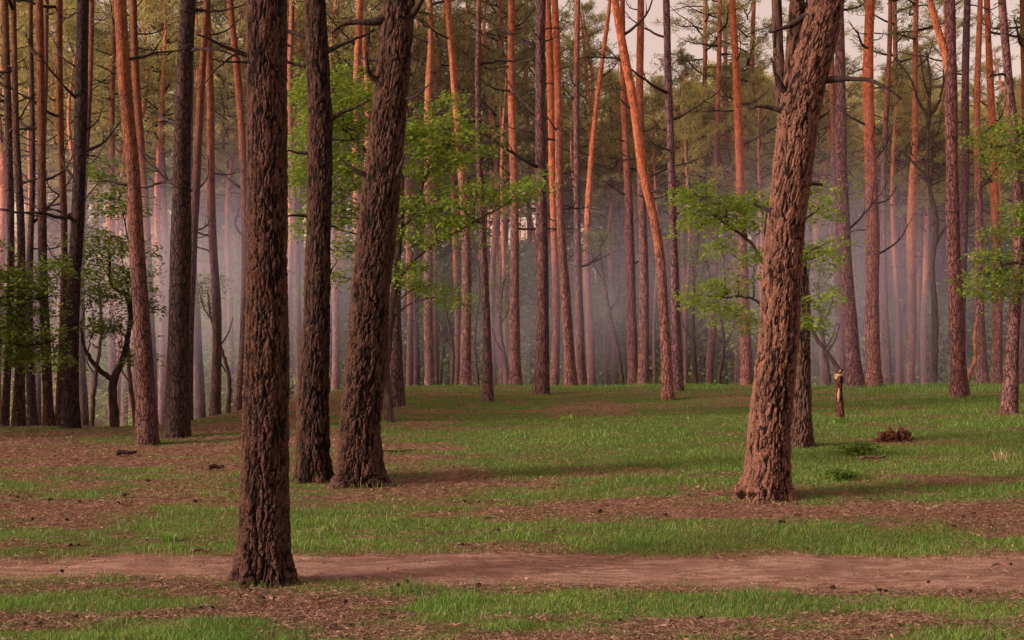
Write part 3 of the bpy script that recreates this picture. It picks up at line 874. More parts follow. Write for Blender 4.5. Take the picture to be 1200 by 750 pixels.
# ---- middle distance pines: foot and line of each trunk, width, label
W_ = lambda *a: list(a)
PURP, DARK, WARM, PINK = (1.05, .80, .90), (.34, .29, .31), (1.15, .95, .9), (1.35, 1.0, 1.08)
MID = [
 # pts [(u, v, w)...], distance or None, orange height, tint, branches, label
 ([(83, 503, 22), (85, 400, 17), (91, 270, 15), (94, 120, 15), (97, 0, 14)], None, 30, DARK, 11, "dark, nearly black pine with many dead side branches at the left"),
 ([(175, 521, 24), (169, 400, 20), (158, 270, 17), (154, 200, 16), (145, 100, 15), (141, 0, 15)], None, 3.6, (1.0, .74, .68), 5, "slightly leaning pine with orange upper bark left of the dark twin"),
 ([(208, 513, 27), (208, 400, 25), (210, 270, 24), (214, 150, 19), (222, 0, 19)], None, 30, (.50, .42, .44), 6, "broad blackish pine beside the leaning orange one"),
 ([(4, 503, 9), (14, 270, 8), (4, 0, 8)], 26, 7, (.6, .5, .5), 3, "slim brown pine cut by the left edge of the view"),
 ([(21, 503, 14), (26, 280, 9), (17, 120, 7), (15, 0, 6)], 24, 6, (.6, .5, .5), 4, "slim pine second from the left edge, curving at its top"),
 ([(57, 503, 12), (50, 270, 10), (47, 0, 9)], 25, 5, (.65, .5, .5), 5, "slim straight pine left of the blackish branchy pine"),
 ([(38, 503, 12), (35, 330, 8), (38, 200, 6), (36, 0, 5)], 28, 8, (.55, .45, .5), 3, "thin shaded pine behind the leafy branches at the left edge"),
 ([(46, 503, 7), (44, 350, 6), (52, 150, 5), (55, 0, 5)], 40, 8, (.55, .45, .5), 1, "very thin far pine among the shaded trunks on the left"),
 ([(70, 503, 9), (74, 280, 8), (69, 0, 8)], 27, 5, (.7, .52, .5), 5, "thin pine touching the blackish branchy pine on its left"),
 ([(98, 498, 10), (95, 430, 9), (97, 300, 7), (108, 0, 5)], 33, 8, (.7, .55, .6), 2, "hazy reddish pine just right of the blackish branchy pine"),
 ([(133, 480, 8), (131, 280, 7), (134, 0, 6)], 42, 5, (.8, .6, .55), 3, "thin pine rising behind the dark forked maple"),
 ([(180, 487, 9), (173, 290, 9), (162, 120, 9), (156, 0, 8)], 35, 5, (.8, .6, .58), 4, "thin pine just behind the leaning orange pine"),
 ([(196, 487, 7), (194, 280, 7), (190, 150, 6), (191, 0, 6)], 45, 6, (.75, .6, .6), 3, "thin far pine rising left of the broad blackish trunk"),
 ([(222, 495, 10), (226, 280, 10), (235, 120, 9), (243, 0, 8)], 29, 6, (.8, .62, .62), 5, "thin pine touching the broad blackish trunk on its right"),
 ([(236, 486, 11), (231, 400, 10), (226, 300, 7), (224, 0, 5)], 36, 9, (.8, .66, .74), 2, "hazy pine with a bowed foot beyond the blackish trunk"),
 ([(252, 492, 12), (253, 380, 11), (249, 270, 10), (247, 130, 9), (241, 0, 8)], 30, 5, (.95, .68, .66), 6, "warm brown pine halfway between blackish trunk and thick front trunk"),
 ([(278, 485, 11), (286, 380, 10), (288, 260, 9), (281, 130, 9), (270, 0, 8)], 32, 5.5, (.95, .7, .7), 3, "bent pine half hidden by the thick front trunk"),
 ([(350, 478, 9), (348, 300, 8), (341, 180, 7), (342, 0, 6)], 40, 7, (.85, .7, .8), 2, "hazy thin pine seen between the first two front trunks"),
 ([(388, 474, 6), (387, 380, 6), (392, 200, 5), (396, 0, 5)], 48, 8, (.7, .6, .65), 1, "very thin pine right of the straight dark front pine"),
 ([(418, 470, 9), (418, 300, 9), (418, 100, 9), (421, 0, 9)], 40, 5, WARM, 4, "orange topped pine left of the curving furrowed trunk, straighter of two"),
 ([(424, 470, 9), (428, 300, 8), (431, 120, 8), (425, 0, 8)], 42, 5, WARM, 2, "orange topped pine left of the curving trunk, bent near its top"),
 ([(467, 477, 16), (464, 400, 13), (462, 300, 11), (460, 200, 9), (470, 0, 8)], None, 9, (.62, .5, .56), 3, "dark slim pine just right of the curving furrowed trunk"),
 ([(488, 458, 8), (487, 300, 7), (490, 100, 6), (492, 0, 5)], 50, 8, PURP, 2, "hazy mauve pine, leftmost of the tight group beyond the maple"),
 ([(495, 459, 7), (495, 300, 6), (497, 0, 5)], 54, 8, PURP, 1, "thin mauve pine, second of the tight group beyond the maple"),
 ([(503, 459, 11), (502, 300, 11), (502, 130, 9), (505, 40, 7), (503, 0, 7)], 40, 6, WARM, 4, "stoutest pine of the tight group beyond the maple"),
 ([(511, 458, 8), (509, 300, 7), (512, 140, 7), (516, 40, 7), (524, 0, 6)], 46, 6, WARM, 2, "bowed pine, rightmost of the tight group beyond the maple"),
 ([(547, 457, 13), (546, 300, 11), (540, 190, 9), (533, 100, 8), (524, 0, 7)], 33, 5.0, (1.2, .92, .9), 6, "stout pine leaning left at its orange top, right of the maple"),
 ([(556, 457, 7), (552, 300, 6), (553, 120, 6), (548, 0, 6)], 52, 6, PINK, 3, "thin pink barked pine behind the maple's right twigs"),
 ([(572, 471, 12), (569, 380, 10), (565, 270, 8), (561, 130, 7), (560, 0, 6)], None, 8, (.75, .58, .62), 5, "slim dark pine standing forward on the grass left of centre"),
 ([(583, 457, 8), (581, 380, 7), (584, 200, 6), (588, 0, 5)], 50, 7, PURP, 2, "hazy thin pine right behind the slim forward pine"),
 ([(589, 457, 10), (585, 380, 9), (590, 270, 7), (585, 0, 5)], 44, 7, PURP, 2, "mauve pine with a kinked stem beside the slim forward pine"),
 ([(604, 456, 14), (604, 380, 12), (603, 270, 10), (600, 130, 9), (600, 0, 8)], 33, 5, (1.15, .85, .85), 5, "stout straight pine left of the dark central trunk"),
 ([(624, 456, 7), (622, 300, 6), (617, 130, 6), (616, 0, 5)], 55, 6, PINK, 2, "thin pine tucked left of the dark central trunk"),
 ([(636, 463, 18), (636, 380, 15), (634, 270, 14), (634, 130, 12), (634, 0, 11)], None, 30, (.70, .50, .54), 9, "dark straight pine at the centre with a litter ring at its foot"),
 ([(650, 454, 10), (651, 380, 10), (650, 270, 9), (646, 150, 9), (642, 0, 8)], 38, 4.0, (1.3, .85, .75), 3, "vivid orange pine close on the right of the dark central trunk"),
 ([(668, 454, 14), (664, 380, 12), (658, 270, 10), (654, 130, 9), (650, 0, 8)], 31, 5.5, (1.2, .85, .8), 5, "bowed orange pine with a mauve foot right of the central trunk"),
 ([(680, 454, 12), (679, 350, 9), (677, 270, 8), (675, 150, 7), (678, 0, 6)], 36, 9, (1.05, .78, .85), 6, "upright pink grey pine left of the slanting orange ones"),
 ([(693, 454, 10), (692, 380, 10), (687, 290, 8), (690, 220, 7), (699, 130, 6), (711, 30, 5), (714, 0, 4)], 40, 4.5, (1.4, 1.0, .95), 2, "orange pine bending away to the right at its top"),
 ([(743, 452, 13), (741, 380, 12), (737, 270, 11), (735, 200, 9), (731, 90, 7), (729, 0, 6)], 34, 6, (1.1, .78, .8), 6, "left one of two close pines behind the crossing trunk"),
 ([(755, 452, 13), (755, 380, 12), (753, 270, 10), (750, 100, 9), (750, 0, 8)], 33, 6.5, (1.15, .85, .85), 5, "right one of two close pines behind the crossing trunk"),
 ([(784, 470, 14), (778, 380, 12), (770, 280, 11), (754, 200, 12), (743, 120, 11), (729, 50, 10), (720, 0, 9)], None, 3.6, (1.35, .90, .80), 4, "long slanting orange pine that crosses its neighbours"),
 ([(794, 461, 12), (791, 380, 11), (789, 270, 9), (787, 180, 9), (783, 100, 9), (780, 0, 8)], 28, 30, (.85, .62, .70), 7, "grey mauve pine right behind the slanting orange one"),
 ([(822, 453, 8), (824, 380, 7), (826, 200, 6), (826, 0, 5)], 50, 8, PURP, 2, "thin mauve pine below the left tip of the bright maple"),
 ([(831, 453, 10), (836, 380, 9), (838, 270, 8), (842, 120, 6), (843, 0, 5)], 44, 8, PURP, 3, "mauve pine leaning right beneath the bright maple"),
 ([(850, 452, 7), (851, 300, 6), (850, 0, 5)], 55, 8, PURP, 2, "thin far pine rising behind the middle of the bright maple"),
 ([(867, 453, 8), (864, 300, 7), (880, 100, 6), (884, 0, 5)], 48, 8, PURP, 2, "hazy pine just left of the stout orange topped one by the big trunk"),
 ([(876, 454, 14), (873, 380, 13), (869, 270, 11), (866, 150, 10), (860, 50, 8), (857, 0, 8)], 33, 5.0, (1.35, .85, .75), 8, "stout orange topped pine with level branches left of the big leaning trunk"),
 ([(950, 455, 6), (952, 380, 5), (950, 200, 5), (948, 0, 4)], 60, 8, PURP, 1, "faint thin pine right behind the slimmer pine of the leaning pair"),
 ([(985, 453, 10), (984, 380, 9), (979, 270, 8), (975, 100, 7), (972, 0, 6)], 38, 8, (1.0, .75, .82), 2, "slim mauve pine leaning on the stout one behind the broken stump"),
 ([(1001, 454, 20), (997, 380, 16), (990, 270, 14), (985, 180, 13), (984, 100, 12), (985, 0, 9)], 30, 30, (.95, .70, .78), 5, "stout mauve pine with a wide foot just behind the broken stump"),
 ([(1025, 453, 18), (1023, 380, 16), (1022, 270, 16), (1019, 180, 14), (1018, 100, 13), (1021, 0, 11)], 31, 5.2, (1.2, .75, .70), 14, "stout orange topped pine bristling with branches right of the broken stump"),
 ([(1041, 453, 11), (1037, 380, 9), (1035, 300, 7), (1040, 100, 6), (1043, 0, 5)], 40, 9, PURP, 2, "mauve pine close behind the bristling orange topped one"),
 ([(1055, 452, 9), (1053, 300, 7), (1051, 150, 6), (1049, 0, 5)], 46, 8, (.8, .6, .66), 2, "thin upright pine behind the rotten stump mound"),
 ([(1067, 452, 11), (1068, 380, 11), (1068, 270, 11), (1071, 180, 8), (1073, 60, 6), (1074, 0, 6)], 40, 4, (1.35, 1.0, 1.0), 3, "pinkish pine just right above the rotten stump mound"),
 ([(1104, 452, 6), (1104, 300, 5), (1108, 0, 4)], 60, 7, PINK, 1, "faint pink pine left of the tall forked pine"),
 ([(1123, 467, 19), (1121, 380, 17), (1118, 270, 16), (1116, 200, 14), (1113, 100, 14), (1112, 0, 12)], None, 30, (.82, .54, .56), 6, "tall reddish brown pine with an orange fork at its top right"),
 ([(1127, 453, 10), (1128, 280, 10), (1132, 120, 9), (1134, 0, 8)], 36, 30, (.8, .6, .7), 5, "slim mauve pine close behind the tall forked pine"),
 ([(1152, 453, 14), (1148, 380, 12), (1147, 270, 10), (1146, 170, 8), (1148, 0, 6)], 34, 6, (1.0, .7, .72), 4, "stout footed pine beside the pale dead sapling on the right"),
 ([(1168, 452, 13), (1169, 380, 12), (1167, 250, 10), (1162, 130, 9), (1157, 40, 7), (1156, 0, 7)], 36, 4.5, (1.2, .8, .72), 6, "orange topped pine left of the curving right edge trunk"),
 ([(1184, 486, 18), (1188, 380, 15), (1193, 300, 13), (1192, 200, 12), (1183, 100, 10), (1174, 0, 9)], None, 8, (.85, .60, .60), 4, "forward pine near the right edge, its stem bowed outwards"),
 ([(1199, 458, 10), (1202, 300, 8), (1198, 0, 6)], 38, 8, (.75, .55, .6), 2, "pine cut by the right edge of the view"),
]
for k, (pts, d, orange, tint, nb, label) in enumerate(MID):
    if d is None:
        d = ground_hit(pts[0][0], pts[0][1] - 1)
    tot = 17 + (k * 7 % 5) * .7
    if pts[0][0] < 300: tint = tuple(t_ * .60 for t_ in tint)  # shade at the left side put into these trunks' bark colour
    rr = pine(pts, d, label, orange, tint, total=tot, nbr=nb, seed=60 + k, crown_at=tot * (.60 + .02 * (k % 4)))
    if "orange fork" in label:
        P, Rr = rr[1], rr[2]
        b = rr[0].location
        fkk = [at(u, v, d) - b for u, v in ((1113, 95), (1107, 62), (1100, 38), (1092, 10), (1086, -20), (1078, -60))]
        g = Geo(); g.tube(spline([list(p) for p in fkk], 16), np.linspace(.085, .045, 16), 9)
        o = new_obj("limb", g.mesh("fork_limb", M['bark']), rr[0]); o.color = (1.3, .9, .85, 0)

# ---- distant pines, too alike in the haze to tell apart
frs = random.Random(99)
FAR_TR = []
for k in range(6):
    P3 = [Vector((0, 0, -.5)), Vector((frs.uniform(-.1, .1), 0, 4)), Vector((frs.uniform(-.4, .4), 0, 10)), Vector((frs.uniform(-.6, .6), 0, 15)), Vector((frs.uniform(-.6, .6), 0, 19))]
    FAR_TR.append((far_trunk_mesh(P3, [.17, .155, .125, .09, .03], seed=k + 5, k=9, n=24), P3))
placed = []
def far_pine(x, y, crowns, label, group, sc=1.0):
    me, P3 = FAR_TR[frs.randrange(6)]
    z = gz(x, y)
    root = new_obj("pine_tree", None); root.location = (x, y, z); root.rotation_euler = (0, 0, frs.choice([0, math.pi]) + frs.uniform(-.4, .4))
    root.scale = (sc, sc, sc)
    root.empty_display_size = .3
    tag(root, label, "pine tree", group)
    tr = new_obj("trunk", me, root)
    s = frs.uniform(.6, 1.25); tr.scale = (s, s, 1)
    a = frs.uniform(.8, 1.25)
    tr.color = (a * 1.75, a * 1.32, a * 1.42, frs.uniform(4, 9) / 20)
    zc = frs.uniform(9.0, 11.5) + (2.2 if y > 68 else 0)
    me2 = frs.choice(crowns)
    if y > 60 and me2 not in GOLD and frs.random() < .75: me2 = SPARSE[frs.randrange(2)]
    o = new_obj("crown", me2, root, axis_point(P3, zc))
    o.scale = (frs.uniform(1.0, 1.4), frs.uniform(1.0, 1.4), (19.5 - zc) / 8.5)
    o.rotation_euler = (0, 0, frs.uniform(0, 6.28))
    o.color = (*[frs.uniform(.75, 1.25)] * 3, 1)
for k in range(232):
    for tr_ in range(30):
        d = 42 + 52 * frs.random() ** 1.3; u = frs.uniform(-60, 1260)
        x = (u - 600) / 1500 * d
        if all((x - a) ** 2 + (d - b) ** 2 > 2.6 for a, b in placed): break
    placed.append((x, d))
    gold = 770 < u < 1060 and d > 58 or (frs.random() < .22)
    topv = frs.uniform(50, 130) if u > 700 else frs.uniform(-120, 90)
    fsc = max(.55, min(1.1, (1.6 + (420 - topv) / 1500 * d - gz(x, d)) / 19.3))
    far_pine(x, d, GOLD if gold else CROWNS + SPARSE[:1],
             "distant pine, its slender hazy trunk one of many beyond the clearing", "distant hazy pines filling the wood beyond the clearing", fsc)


# ------------------------------------------------------------------ broadleaf trees
def leafy_tree(name, label, d, stem, blobs, leafsize=.075, tint=(1, 1, 1), nper=34, seed=1, stem_px=None, spread=.32, cat="maple tree", mat='leaf', dens=1.0, limbs=()):
    """stem: photo line with widths; blobs: foliage masses (u, v, half width, half height[, depth offset]) in the crown"""
    rs = random.Random(seed); nr = np.random.default_rng(seed)
    P = [at(p[0], p[1], d) for p in stem]
    Rr = [p[2] * d / 1500 / 2 for p in stem]
    b = Vector((P[0].x, P[0].y, gz(P[0].x, P[0].y)))
    root = new_obj(name, None); root.location = b; root.empty_display_size = .3
    tag(root, label, cat)
    rel = [p - b for p in P]
    if rel[0].z > .02: rel = [Vector((rel[0].x, 0, 0))] + rel; Rr = [Rr[0]] + Rr
    rel = [rel[0] - Vector((0, 0, .25))] + rel; Rr = [Rr[0] * 1.15] + Rr
    path = spline([list(p) + [r] for p, r in zip(rel, Rr)], 40)
    g = Geo(); g.tube(path[:, :3] + nr.normal(0, .006, (40, 3)), path[:, 3], 10)
    o = new_obj("trunk", g.mesh("stem", M['stem']), root); o.color = (*tint, 1)
    for lp in limbs:
        pts = [list(at(p[0], p[1], d) - b) + [p[2] * d / 1500 / 2] for p in lp]
        sp_ = spline(pts, 24)
        g = Geo(); g.tube(sp_[:, :3] + nr.normal(0, .006, (24, 3)), sp_[:, 3], 8)
        o = new_obj("limb", g.mesh("limb", M['stem']), root); o.color = (*tint, 1)
        path = np.vstack([path, sp_])
    # foliage
    g = Geo(); C = []
    for bl in blobs:
        u, v, ru, rv = bl[:4]; dz = bl[4] if len(bl) > 4 else 0
        c = at(u, v, d + dz) - b
        sx, sz = ru * 1.18 * d / 1500, rv * 1.08 * d / 1500
        sy = max(.5, sx * .7)
        # bough from the nearest point of the stem
        tgt = np.array([c.x, c.y, c.z])
        j = int(np.argmin(np.linalg.norm(path[:, :3] - (tgt - (0, 0, .5)), axis=1)))
        st = path[j, :3]
        mid1 = st * .55 + tgt * .45 + (0, 0, .12 + .08 * rs.random())
        bp_ = spline([st, mid1, tgt], 12) + nr.normal(0, .012, (12, 3))
        L = np.linalg.norm(tgt - st)
        g.tube(bp_, np.linspace(min(path[j, 3] * .8, .012 + L * .008), .006, 12), 5, 0)
        n = max(5, int(sx * sz * 4 * 22 / (spread) * dens))
        for k in range(n):
            a = rs.uniform(0, 6.28); rr_ = math.sqrt(rs.random())
            q = tgt + np.array([math.cos(a) * rr_ * sx, rs.uniform(-1, 1) * sy, math.sin(a) * rr_ * sz])
            C.append(q)
            if k % 2 == 0:
                m_ = (bp_[rs.randint(6, 11)])
                g.tube(spline([m_, (m_ + q) / 2 + (0, 0, .04), q], 5), [.006, .005, .004, .003, .002], 3, 0)
    leaves_at(g, C, int(nper * 2.1), leafsize * .80, spread, nr, 1, .14)
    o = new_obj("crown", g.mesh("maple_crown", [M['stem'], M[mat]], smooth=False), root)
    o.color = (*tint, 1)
    return root


leafy_tree("maple_tree", "bright green maple spreading behind the curving furrowed pine", 20.5,
           [(456, 489, 12), (453, 440, 10), (455, 400, 9), (463, 330, 8), (469, 270, 7), (470, 200, 5), (462, 130, 4)],
           [(400, 115, 40, 22), (370, 140, 25, 20), (355, 195, 18, 30), (405, 190, 32, 30), (405, 150, 30, 14), (490, 160, 26, 14), (530, 148, 45, 9), (500, 195, 30, 14), (515, 120, 25, 6, .8),
            (540, 175, 45, 10), (505, 240, 40, 12), (560, 225, 40, 8), (590, 222, 28, 6), (490, 275, 28, 12), (520, 262, 40, 8), (480, 318, 24, 12), (505, 335, 22, 7), (530, 350, 16, 4),
            (395, 250, 35, 18), (400, 290, 22, 10), (358, 262, 14, 14), (350, 110, 14, 10), (620, 215, 18, 5), (390, 85, 30, 8), (385, 320, 16, 6)],
           leafsize=.095, seed=11, spread=.36, tint=(1.1, .95, 1.0), nper=32, dens=.7,
           limbs=[[(463, 330, 5), (490, 300, 4), (530, 275, 3), (600, 235, 1.5)], [(468, 280, 5), (490, 235, 4), (500, 205, 3), (530, 165, 1.5)], [(470, 240, 5), (440, 190, 4), (400, 150, 3), (370, 130, 2)]])
leafy_tree("maple_tree", "bright green maple fanning out left of the big leaning pine", 16.0,
           [(917, 535, 9), (918, 450, 8), (912, 380, 7), (900, 320, 6), (898, 270, 5), (905, 220, 3)],
           [(835, 240, 34, 9), (872, 235, 26, 10), (850, 258, 40, 8), (820, 262, 18, 5), (815, 222, 14, 4), (845, 285, 22, 5, .5), (835, 342, 22, 5), (865, 332, 26, 7), (850, 362, 30, 6), (882, 375, 18, 9), (812, 350, 8, 3),
            (962, 226, 18, 6), (968, 285, 22, 7), (958, 300, 12, 5), (955, 350, 18, 7), (952, 378, 11, 5), (960, 245, 14, 4), (885, 300, 14, 6)],
           leafsize=.080, seed=12, spread=.27, tint=(1.15, 1.0, 1.0), nper=30, dens=.85,
           limbs=[[(900, 320, 5), (880, 285, 4), (850, 262, 3), (800, 225, 1)], [(911, 375, 4), (880, 350, 3), (850, 348, 2), (815, 345, 1)], [(900, 300, 4), (930, 270, 3), (965, 240, 1.5)]])
leafy_tree("maple_tree", "dark maple forking low into two crooked limbs on the left", 23.0,
           [(134, 490, 11), (132, 468, 10), (133, 446, 10), (142, 425, 7), (150, 395, 6), (153, 365, 5), (146, 345, 5), (134, 338, 4), (128, 300, 3)],
           [(128, 195, 30, 10), (142, 235, 28, 14), (122, 285, 26, 16), (145, 325, 20, 14), (115, 345, 24, 14), (140, 385, 24, 10), (157, 418, 13, 12), (112, 380, 16, 8), (166, 350, 10, 22), (160, 290, 14, 12), (105, 310, 14, 10)],
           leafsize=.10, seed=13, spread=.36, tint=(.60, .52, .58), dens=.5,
           limbs=[[(133, 446, 7), (118, 435, 6), (104, 418, 5), (98, 404, 4), (95, 380, 2)], [(153, 365, 4), (158, 330, 3), (150, 280, 2), (140, 230, 1)]])
leafy_tree("maple_tree", "shaded maple reaching in from beyond the left edge", 19.0,
           [(-45, 515, 14), (-42, 440, 12), (-30, 380, 9), (-25, 330, 7), (-20, 280, 5)],
           [(15, 318, 34, 14), (50, 340, 28, 10), (18, 362, 34, 18), (45, 395, 32, 10), (12, 415, 24, 12), (72, 312, 12, 6), (0, 385, 20, 20), (-20, 300, 25, 20), (65, 420, 14, 6)],
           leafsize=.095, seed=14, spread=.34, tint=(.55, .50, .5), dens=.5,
           limbs=[[(-30, 380, 6), (0, 350, 4), (40, 350, 3), (75, 345, 1)], [(-40, 430, 6), (-10, 400, 4), (30, 405, 3), (70, 400, 1)]])
leafy_tree("maple_tree", "green maple reaching in from beyond the right edge", 21.0,
           [(1245, 480, 13), (1240, 420, 11), (1232, 340, 9), (1225, 260, 7), (1222, 180, 5)],
           [(1192, 150, 14, 14), (1178, 178, 22, 6), (1195, 195, 14, 8), (1165, 298, 18, 9), (1158, 338, 18, 7), (1182, 318, 20, 10), (1172, 272, 14, 5), (1148, 325, 9, 5), (1190, 345, 16, 8), (1210, 250, 20, 20), (1150, 165, 10, 4)],
           leafsize=.085, seed=15, spread=.30, tint=(.85, .75, .85), dens=.8,
           limbs=[[(1232, 340, 6), (1205, 310, 4), (1180, 310, 3), (1150, 325, 1)], [(1225, 220, 6), (1205, 185, 4), (1180, 175, 3), (1145, 165, 1)]])
# budding bare tree with a forked top at the right
leafy_tree("budding_tree", "slim bare tree with a wide fan of twigs left of the tall forked pine", 34.0,
           [(1094, 452, 9), (1096, 380, 8), (1093, 300, 6), (1097, 272, 6), (1088, 210, 5), (1088, 135, 5), (1090, 100, 3), (1086, 60, 2)],
           [(1062, 90, 20, 10), (1085, 55, 22, 8), (1100, 120, 16, 10), (1070, 150, 20, 12), (1110, 170, 12, 10), (1075, 210, 18, 10)],
           leafsize=.08, seed=16, spread=.4, tint=(.8, .7, .7), dens=.28, nper=12, cat="budding tree", mat='leaf_rust',
           limbs=[[(1088, 140, 4), (1075, 115, 3), (1066, 90, 2), (1050, 70, 1)], [(1088, 140, 4), (1102, 115, 3), (1106, 85, 2), (1104, 60, 1)], [(1088, 210, 4), (1070, 190, 3), (1055, 175, 1.5)], [(1089, 115, 3), (1082, 90, 2), (1078, 60, 1)], [(1094, 290, 4), (1110, 260, 3), (1115, 230, 1.5)]])

# slim saplings among the trunks: crooked stem and thin leaves
SAP = [
 ([(108, 497, 6), (112, 440, 5), (118, 400, 4), (116, 330, 3)], 30, "crooked sapling between the blackish pine and the dark forked maple"),
 ([(158, 498, 6), (153, 450, 5), (150, 400, 4), (156, 330, 3)], 29, "short dark sapling touching the leaning orange pine on its left"),
 ([(267, 488, 6), (268, 440, 5), (258, 405, 4), (248, 375, 3), (243, 340, 2)], 31, "bowed sapling left of the thick front trunk"),
 ([(560, 457, 5), (556, 400, 4), (562, 330, 3), (553, 270, 2)], 40, "thin sapling in the gap left of the slim forward pine"),
 ([(596, 456, 5), (591, 415, 4), (586, 380, 3), (590, 330, 2)], 38, "thin leaning sapling left of the stout straight pine near centre"),
 ([(530, 457, 4), (531, 410, 4), (522, 360, 3), (518, 320, 2)], 42, "thin sapling in the gap behind the maple's lower twigs"),
 ([(729, 452, 5), (724, 410, 5), (714, 365, 4), (708, 330, 3), (703, 290, 2)], 38, "bent dark sapling in the smoky gap left of the two close pines"),
 ([(711, 453, 4), (708, 420, 4), (709, 385, 3), (706, 340, 2)], 44, "thin wavy sapling in the middle of the smoky gap"),
 ([(815, 453, 7), (812, 400, 6), (812, 340, 5), (816, 280, 3)], 40, "upright sapling in the gap right of the slanting pine"),
 ([(842, 453, 5), (848, 405, 4), (845, 375, 4), (833, 330, 3), (826, 300, 2)], 37, "bowed sapling under the bright maple"),
 ([(972, 453, 6), (966, 410, 5), (962, 380, 4), (958, 330, 3)], 33, "upright sapling left behind the broken stump"),
 ([(985, 440, 6), (969, 413, 5), (953, 390, 5), (948, 350, 3), (947, 310, 2)], 32, "strongly slanting sapling left behind the broken stump"),
 ([(1133, 447, 6), (1143, 418, 5), (1142, 395, 4), (1146, 370, 3)], 31, "pale peeling dead sapling right of the tall forked pine"),
]
for k, (pts, d, lab) in enumerate(SAP):
    bl = [(pts[-1][0] + random.uniform(-14, 14), pts[-1][1] + random.uniform(-15, 30), 16, 10) for q in range(0 if "dead" in lab else 4)]
    lims = []
    for q in range(3):
        i = random.randint(1, len(pts) - 1); a = pts[i]; s = random.choice((-1, 1))
        lims.append([(a[0], a[1], 2.5), (a[0] + s * 9, a[1] - 14, 1.8), (a[0] + s * 15, a[1] - 34, .8)])
    t = leafy_tree("sapling", lab, d, pts, bl, leafsize=.09, seed=40 + k, spread=.3, tint=(1.9, 1.35, 1.2) if "pale" in lab else (.9, .75, .75), dens=.35, nper=14, cat="sapling", mat='leaf_far', limbs=lims) if bl else None
    if not bl:
        b0 = at(pts[0][0], pts[0][1], d); zb = gz(b0.x, b0.y); b = Vector((b0.x, b0.y, zb))
        root = new_obj("sapling", None); root.location = b; tag(root, lab, "sapling")
        q = [list(at(p[0], p[1], d) - b) + [p[2] * d / 3000] for p in pts]
        q = [[q[0][0] - .1, 0, -.2, q[0][3]]] + q
        s_ = spline(q, 24); g = Geo(); g.tube(s_[:, :3], s_[:, 3], 8)
        o = new_obj("trunk", g.mesh("stem", M['stem']), root); o.color = (4.0, 2.4, 1.9, 1)

# leafy young trees and budding trees standing back in the wood
brs = random.Random(5)
def back_tree(name, u, d, h, crown, label, cat, group, cs=1.0, tint=(1, 1, 1)):
    x = (u - 600) / 1500 * d; z = gz(x, d)
    root = new_obj(name, None); root.location = (x, d, z); root.empty_display_size = .3
    tag(root, label, cat, group)
    g = Geo()
    p = crooked((0, 0, -.3), (brs.uniform(-.12, .12), 0, 1), h + 2.5, 10, .05, .03, brs)
    g.tube(p, np.linspace(.075, .02, 11), 7)
    new_obj("trunk", g.mesh("stem", M['stem']), root)
    o = new_obj("crown", crown, root, (p[6][0], p[6][1], h * .45)); o.scale = (cs, cs, cs); o.rotation_euler = (0, 0, brs.uniform(0, 6.28)); o.color = (*tint, 1)
for k in range(30):
    u = -40 + k * 44 + brs.uniform(-18, 18)
    back_tree("young_tree", u, brs.uniform(48, 80), brs.uniform(2.5, 5.0), brs.choice(LEAFY), "leafy green young tree in the understorey of the hazy wood", "young tree", "leafy young trees under the far pines", brs.uniform(.8, 1.3),
              (brs.uniform(1.0, 1.45),) * 3)
for k in range(24):
    u = brs.uniform(690, 1230) if k < 16 else brs.uniform(-20, 690)
    back_tree("budding_tree", u, brs.uniform(46, 80), brs.uniform(6, 10.5), brs.choice(RUST + BARE[:1]), "budding tree with rusty brown twigs back in the wood", "budding tree", "rusty budding trees among the far pines", brs.uniform(.9, 1.25),
              (brs.uniform(.75, 1.15),) * 3)

for k in range(20):
    u = -60 + k * 66 + brs.uniform(-14, 14)
    back_tree("budding_tree", u, brs.uniform(52, 90), brs.uniform(7, 12), brs.choice(LEAFY), "tall pale green tree in spring leaf among the far pines", "broadleaf tree", "pale green spring trees among the far pines", brs.uniform(1.3, 1.8),
              (brs.uniform(1.1, 1.6), brs.uniform(.85, 1.1), brs.uniform(.6, .9)))

# unseen young trees added to keep the low sun off the clearing's left side
for k in range(6):
    c_ = 21.5 + k * 1.5; a_ = 5.5 + (k % 2) * 2.2
    x, y = -.927 * a_ - .375 * c_, -.375 * a_ + .927 * c_
    back_tree("young_tree", 600 + 1500 * x / y, y, 3.0, LEAFY[k % 4], "unseen bushy young tree added left of the view for shade", "young tree", "unseen bushy young trees added for shade on the left", .95, (.8, .8, .8))

# undergrowth mass and the far wood
g = Geo(); C = []
nr = np.random.default_rng(77)
n = 5200
d = nr.uniform(44, 92, n); u = nr.uniform(-120, 1320, n); x = (u - 600) / 1500 * d
hh = nr.random(n) ** 2.0 * (2.6 + 3.0 * fbm(x * .16, d * .12, s=5, o=2))
C = np.stack([x, d, ground_z(x, d) + .15 + hh], -1)
keep = fbm(x * .25, d * .25, s=15, o=2) > .42
leaves_at(g, C[keep], 34, .20, .70, nr, 0, .45)
ug = new_obj("undergrowth", g.mesh("undergrowth", M['leaf_far'], smooth=False)); ug.color = (1.75, 1.6, 1.5, 1)
tag(ug, "green leafy undergrowth filling the wood beneath the distant pines", "undergrowth", kind="stuff")
g = Geo()
n = 2300
d = nr.uniform(100, 150, n); u = nr.uniform(-350, 1550, n); x = (u - 600) / 1500 * d
z = -2.5 + nr.random(n) ** 1.5 * 17 * (.55 + .75 * fbm(x * .13, d * 0, s=25, o=3))
leaves_at(g, np.stack([x, d, z], -1), 30, .42, 1.5, nr, 0, .5)
